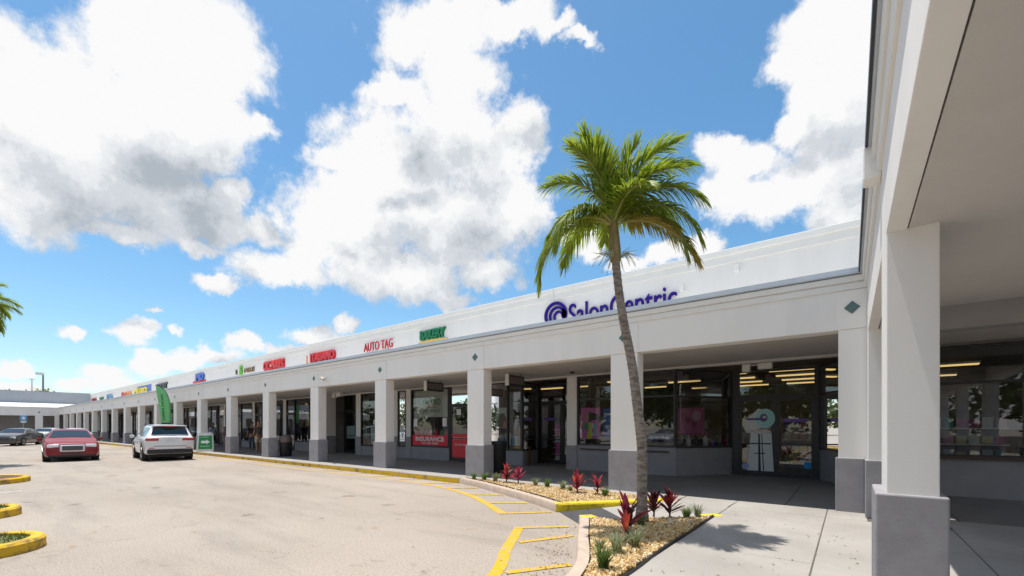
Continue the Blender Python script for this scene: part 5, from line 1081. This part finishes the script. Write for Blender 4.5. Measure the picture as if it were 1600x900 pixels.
# ------------------------------------------------------------------ people
def skin_obj(name, pts, edges, m, parent, sub=2, root=0):
    me = bpy.data.meshes.new(name); me.from_pydata([p[:3] for p in pts], edges, []); o = bpy.data.objects.new(name, me); COL.objects.link(o); o.parent = parent
    md = o.modifiers.new('skin', 'SKIN'); md.use_smooth_shade = True; sv = me.skin_vertices[0].data
    for i, p in enumerate(pts): sv[i].radius = (p[3], p[4] if len(p) > 4 else p[3])
    sv[root].use_root = True; s_ = o.modifiers.new('sub', 'SUBSURF'); s_.levels = sub; s_.render_levels = sub
    me.materials.append(m); return o
def person(x, y, rz, label, shirt, bottom, h=1.75, shorts=False, hairc=(.02, .015, .012), stance=.0, armbend=.2, skin=(.36, .2, .13)):
    e = empty('person', (x, y, .15), rz, label, 'person'); k_ = h / 1.75; e.scale = (k_, k_, k_); MS = mat('skin_%d' % int(skin[0] * 100), skin, .6)
    A = armbend
    B_ = [(0, 0, .95, .13, .10), (0, 0, 1.12, .125, .09), (0, 0, 1.30, .155, .105), (0, .0, 1.43, .12, .085), (0, .005, 1.50, .055), (0, .01, 1.56, .05), (0, .015, 1.62, .075, .09), (0, .015, 1.70, .075, .09)]
    E_ = [(i, i + 1) for i in range(7)]
    for sg in (-1, 1):
        o = len(B_); B_ += [(sg * .17, 0, 1.40, .055), (sg * .235, -.01, 1.14, .042), (sg * .24, A * .25 + .02, .92 + A * .12, .032), (sg * .235, A * .40 + .04, .84 + A * .18, .034, .02), (sg * .23, A * .48 + .05, .77 + A * .22, .022, .012)]
        E_ += [(3, o), (o, o + 1), (o + 1, o + 2), (o + 2, o + 3), (o + 3, o + 4)]
        for fi in range(4):
            f0_ = len(B_); B_ += [(sg * (.215 + .012 * fi), A * .42 + .055 + .006 * fi, .80 + A * .2, .008), (sg * (.21 + .012 * fi), A * .50 + .06 + .006 * fi, .73 + A * .22 - .006 * (fi % 2), .007)]; E_ += [(o + 3, f0_), (f0_, f0_ + 1)]
        o = len(B_); st_ = stance * sg; B_ += [(sg * .10, 0, .86, .088), (sg * .105, .02 + st_ * .4, .48, .062), (sg * .11, -.02 + st_ * .9, .10, .042), (sg * .115, .10 + st_ * .9, .04, .04, .03)]; E_ += [(0, o), (o, o + 1), (o + 1, o + 2), (o + 2, o + 3)]
    skin_obj('body', B_, E_, MS, e)
    MT, MBm = mat('cloth_%s' % label[:8].replace(' ', '_') + str(int(x * 10)), shirt, .85, .15, 20), mat('cloth_b%d' % int(x * 10), bottom, .85, .15, 20)
    T = [(0, 0, .90, .155, .12), (0, 0, 1.12, .15, .115), (0, 0, 1.30, .178, .128), (0, 0, 1.43, .14, .10)]; TE = [(0, 1), (1, 2), (2, 3)]
    for sg in (-1, 1): o = len(T); T += [(sg * .18, 0, 1.395, .074), (sg * .232, -.008, 1.20, .062)]; TE += [(3, o), (o, o + 1)]
    skin_obj('shirt', T, TE, MT, e)
    T = [(0, 0, .94, .15, .115)]; TE = []
    for sg in (-1, 1):
        o = len(T); st_ = stance * sg
        if shorts: T += [(sg * .10, 0, .80, .105), (sg * .106, .014 + st_ * .3, .52, .098)]; TE += [(0, o), (o, o + 1)]
        else: T += [(sg * .10, 0, .82, .100), (sg * .105, .02 + st_ * .4, .48, .080), (sg * .11, -.02 + st_ * .88, .10, .064)]; TE += [(0, o), (o, o + 1), (o + 1, o + 2)]
    skin_obj('trousers', T, TE, MBm, e)
    skin_obj('hair', [(0, -.02, 1.66, .082, .085), (0, -.012, 1.735, .080, .092), (0, .0, 1.765, .05, .06)], [(0, 1), (1, 2)], mat('hair_%d' % int(hairc[0] * 100), hairc, .6), e)
    for sg in (-1, 1): skin_obj('shoe', [(sg * .112, -.05 + stance * sg * .9, .045, .05, .045), (sg * .116, .06 + stance * sg * .9, .035, .048, .036), (sg * .118, .14 + stance * sg * .9, .03, .038, .028)], [(0, 1), (1, 2)], mat('shoe_%d' % int(abs(x)), (.25, .24, .23), .7), e)
    for sg in (-1, 1): MB().lathe([(.001, 0), (.011, 0), (.011, .006), (.001, .008)], 8, 'y', (sg * .032, .098, 1.655)).build('eye', M_BLACKP, e); 
    MB().tube([(0, .095, 1.665), (0, .122, 1.63), (0, .10, 1.622)], [.008, .014, .008], 6).build('nose', MS, e); MB().box(-.025, .025, .088, .099, 1.588, 1.597).build('mouth', mat('lip', (.28, .1, .08), .6), e)
    return e
person(-26.0, 10.6, radians(100), 'person in a brown tee and khaki shorts standing beside an arcade column', (.10, .085, .07), (.48, .40, .30), 1.80, True, (.10, .06, .05), .02, .5)
person(-29.1, 11.5, radians(80), 'person in a black tee and blue jeans looking into a shop window', (.018, .018, .02), (.05, .08, .14), 1.74, False, (.02, .015, .012), .05, .4)
person(-32.2, 10.4, radians(-60), 'person in a pale blue shirt and black shorts behind the A-frame sign', (.35, .42, .66), (.02, .02, .025), 1.72, True, (.02, .015, .012), .06, .3, (.22, .12, .07))
person(-32.3, 11.1, radians(-40), 'shorter person in pale pink beside the one in the blue shirt', (.55, .36, .38), (.50, .32, .34), 1.45, True, (.03, .02, .015), .05, .3)

# ------------------------------------------------------------------ woods ringing the plaza beyond the lot (seen in the shop glass)
mb = MB(); r = random.Random(77); vs = []; fs = []
for i in range(90):
    cx_ = -170 + i * 2.9 + r.uniform(-1, 1); cy_ = -46 + r.uniform(-3, 3); R_ = r.uniform(2.0, 3.8); cz_ = r.uniform(2.5, 5.5)
    for j in range(170):
        d = Vector((r.gauss(0, 1), r.gauss(0, 1), r.gauss(0, 1))).normalized(); p = Vector((cx_, cy_, cz_)) + d * R_ * r.uniform(.6, 1.05)
        if p.z < 0: continue
        u = Vector((r.gauss(0, 1), r.gauss(0, 1), r.gauss(0, .6))).normalized(); w = u.cross(d).normalized(); q = .5 * r.uniform(.6, 1.3); o = len(vs); vs += [p - u * q, p + w * q * .6, p + u * q, p - w * q * .6]; fs.append((o, o + 1, o + 2, o + 3))
tag(mb.add(vs, fs).build('distant_wood', M_LEAF), 'dark green wood beyond the lot, mirrored in the shop glass', 'wood', kind='stuff')

# ------------------------------------------------------------------ leaf litter blown along the kerbs
r = random.Random(31); mb = MB()
def bit(x, y, z):
    a = r.uniform(0, 6.28); q = r.uniform(.008, .022); u = Vector((cos(a), sin(a), r.uniform(-.2, .2))) * q; w = Vector((-sin(a), cos(a), r.uniform(-.3, .3))) * q * .5; p = Vector((x, y, z + .006))
    mb.add([p - u, p + w, p + u, p - w], [(0, 1, 2, 3)])
for i in range(170): bit(r.uniform(-1.7, .1), r.uniform(3.2, 9.3), .151)
for i in range(260):
    p = KERB1[r.randrange(len(KERB1))]; bit(p[0] - abs(r.gauss(0, .25)), p[1] - abs(r.gauss(0, .2)) - .03, .008)
for i in range(260):
    p = KERB2[r.randrange(30)]; bit(p[0] - abs(r.gauss(0, .3)) - .02, p[1] - r.uniform(0, .3), .008)
for i in range(220): bit(r.uniform(-14, -3), r.uniform(2.0, 8.5), .006)
tag(mb.build('leaf_litter', mat('dry_leaf', (.30, .17, .08), .9, .4, 30)), 'scattered dry brown leaf bits along the kerbs and sidewalk', 'leaf litter', kind='stuff')
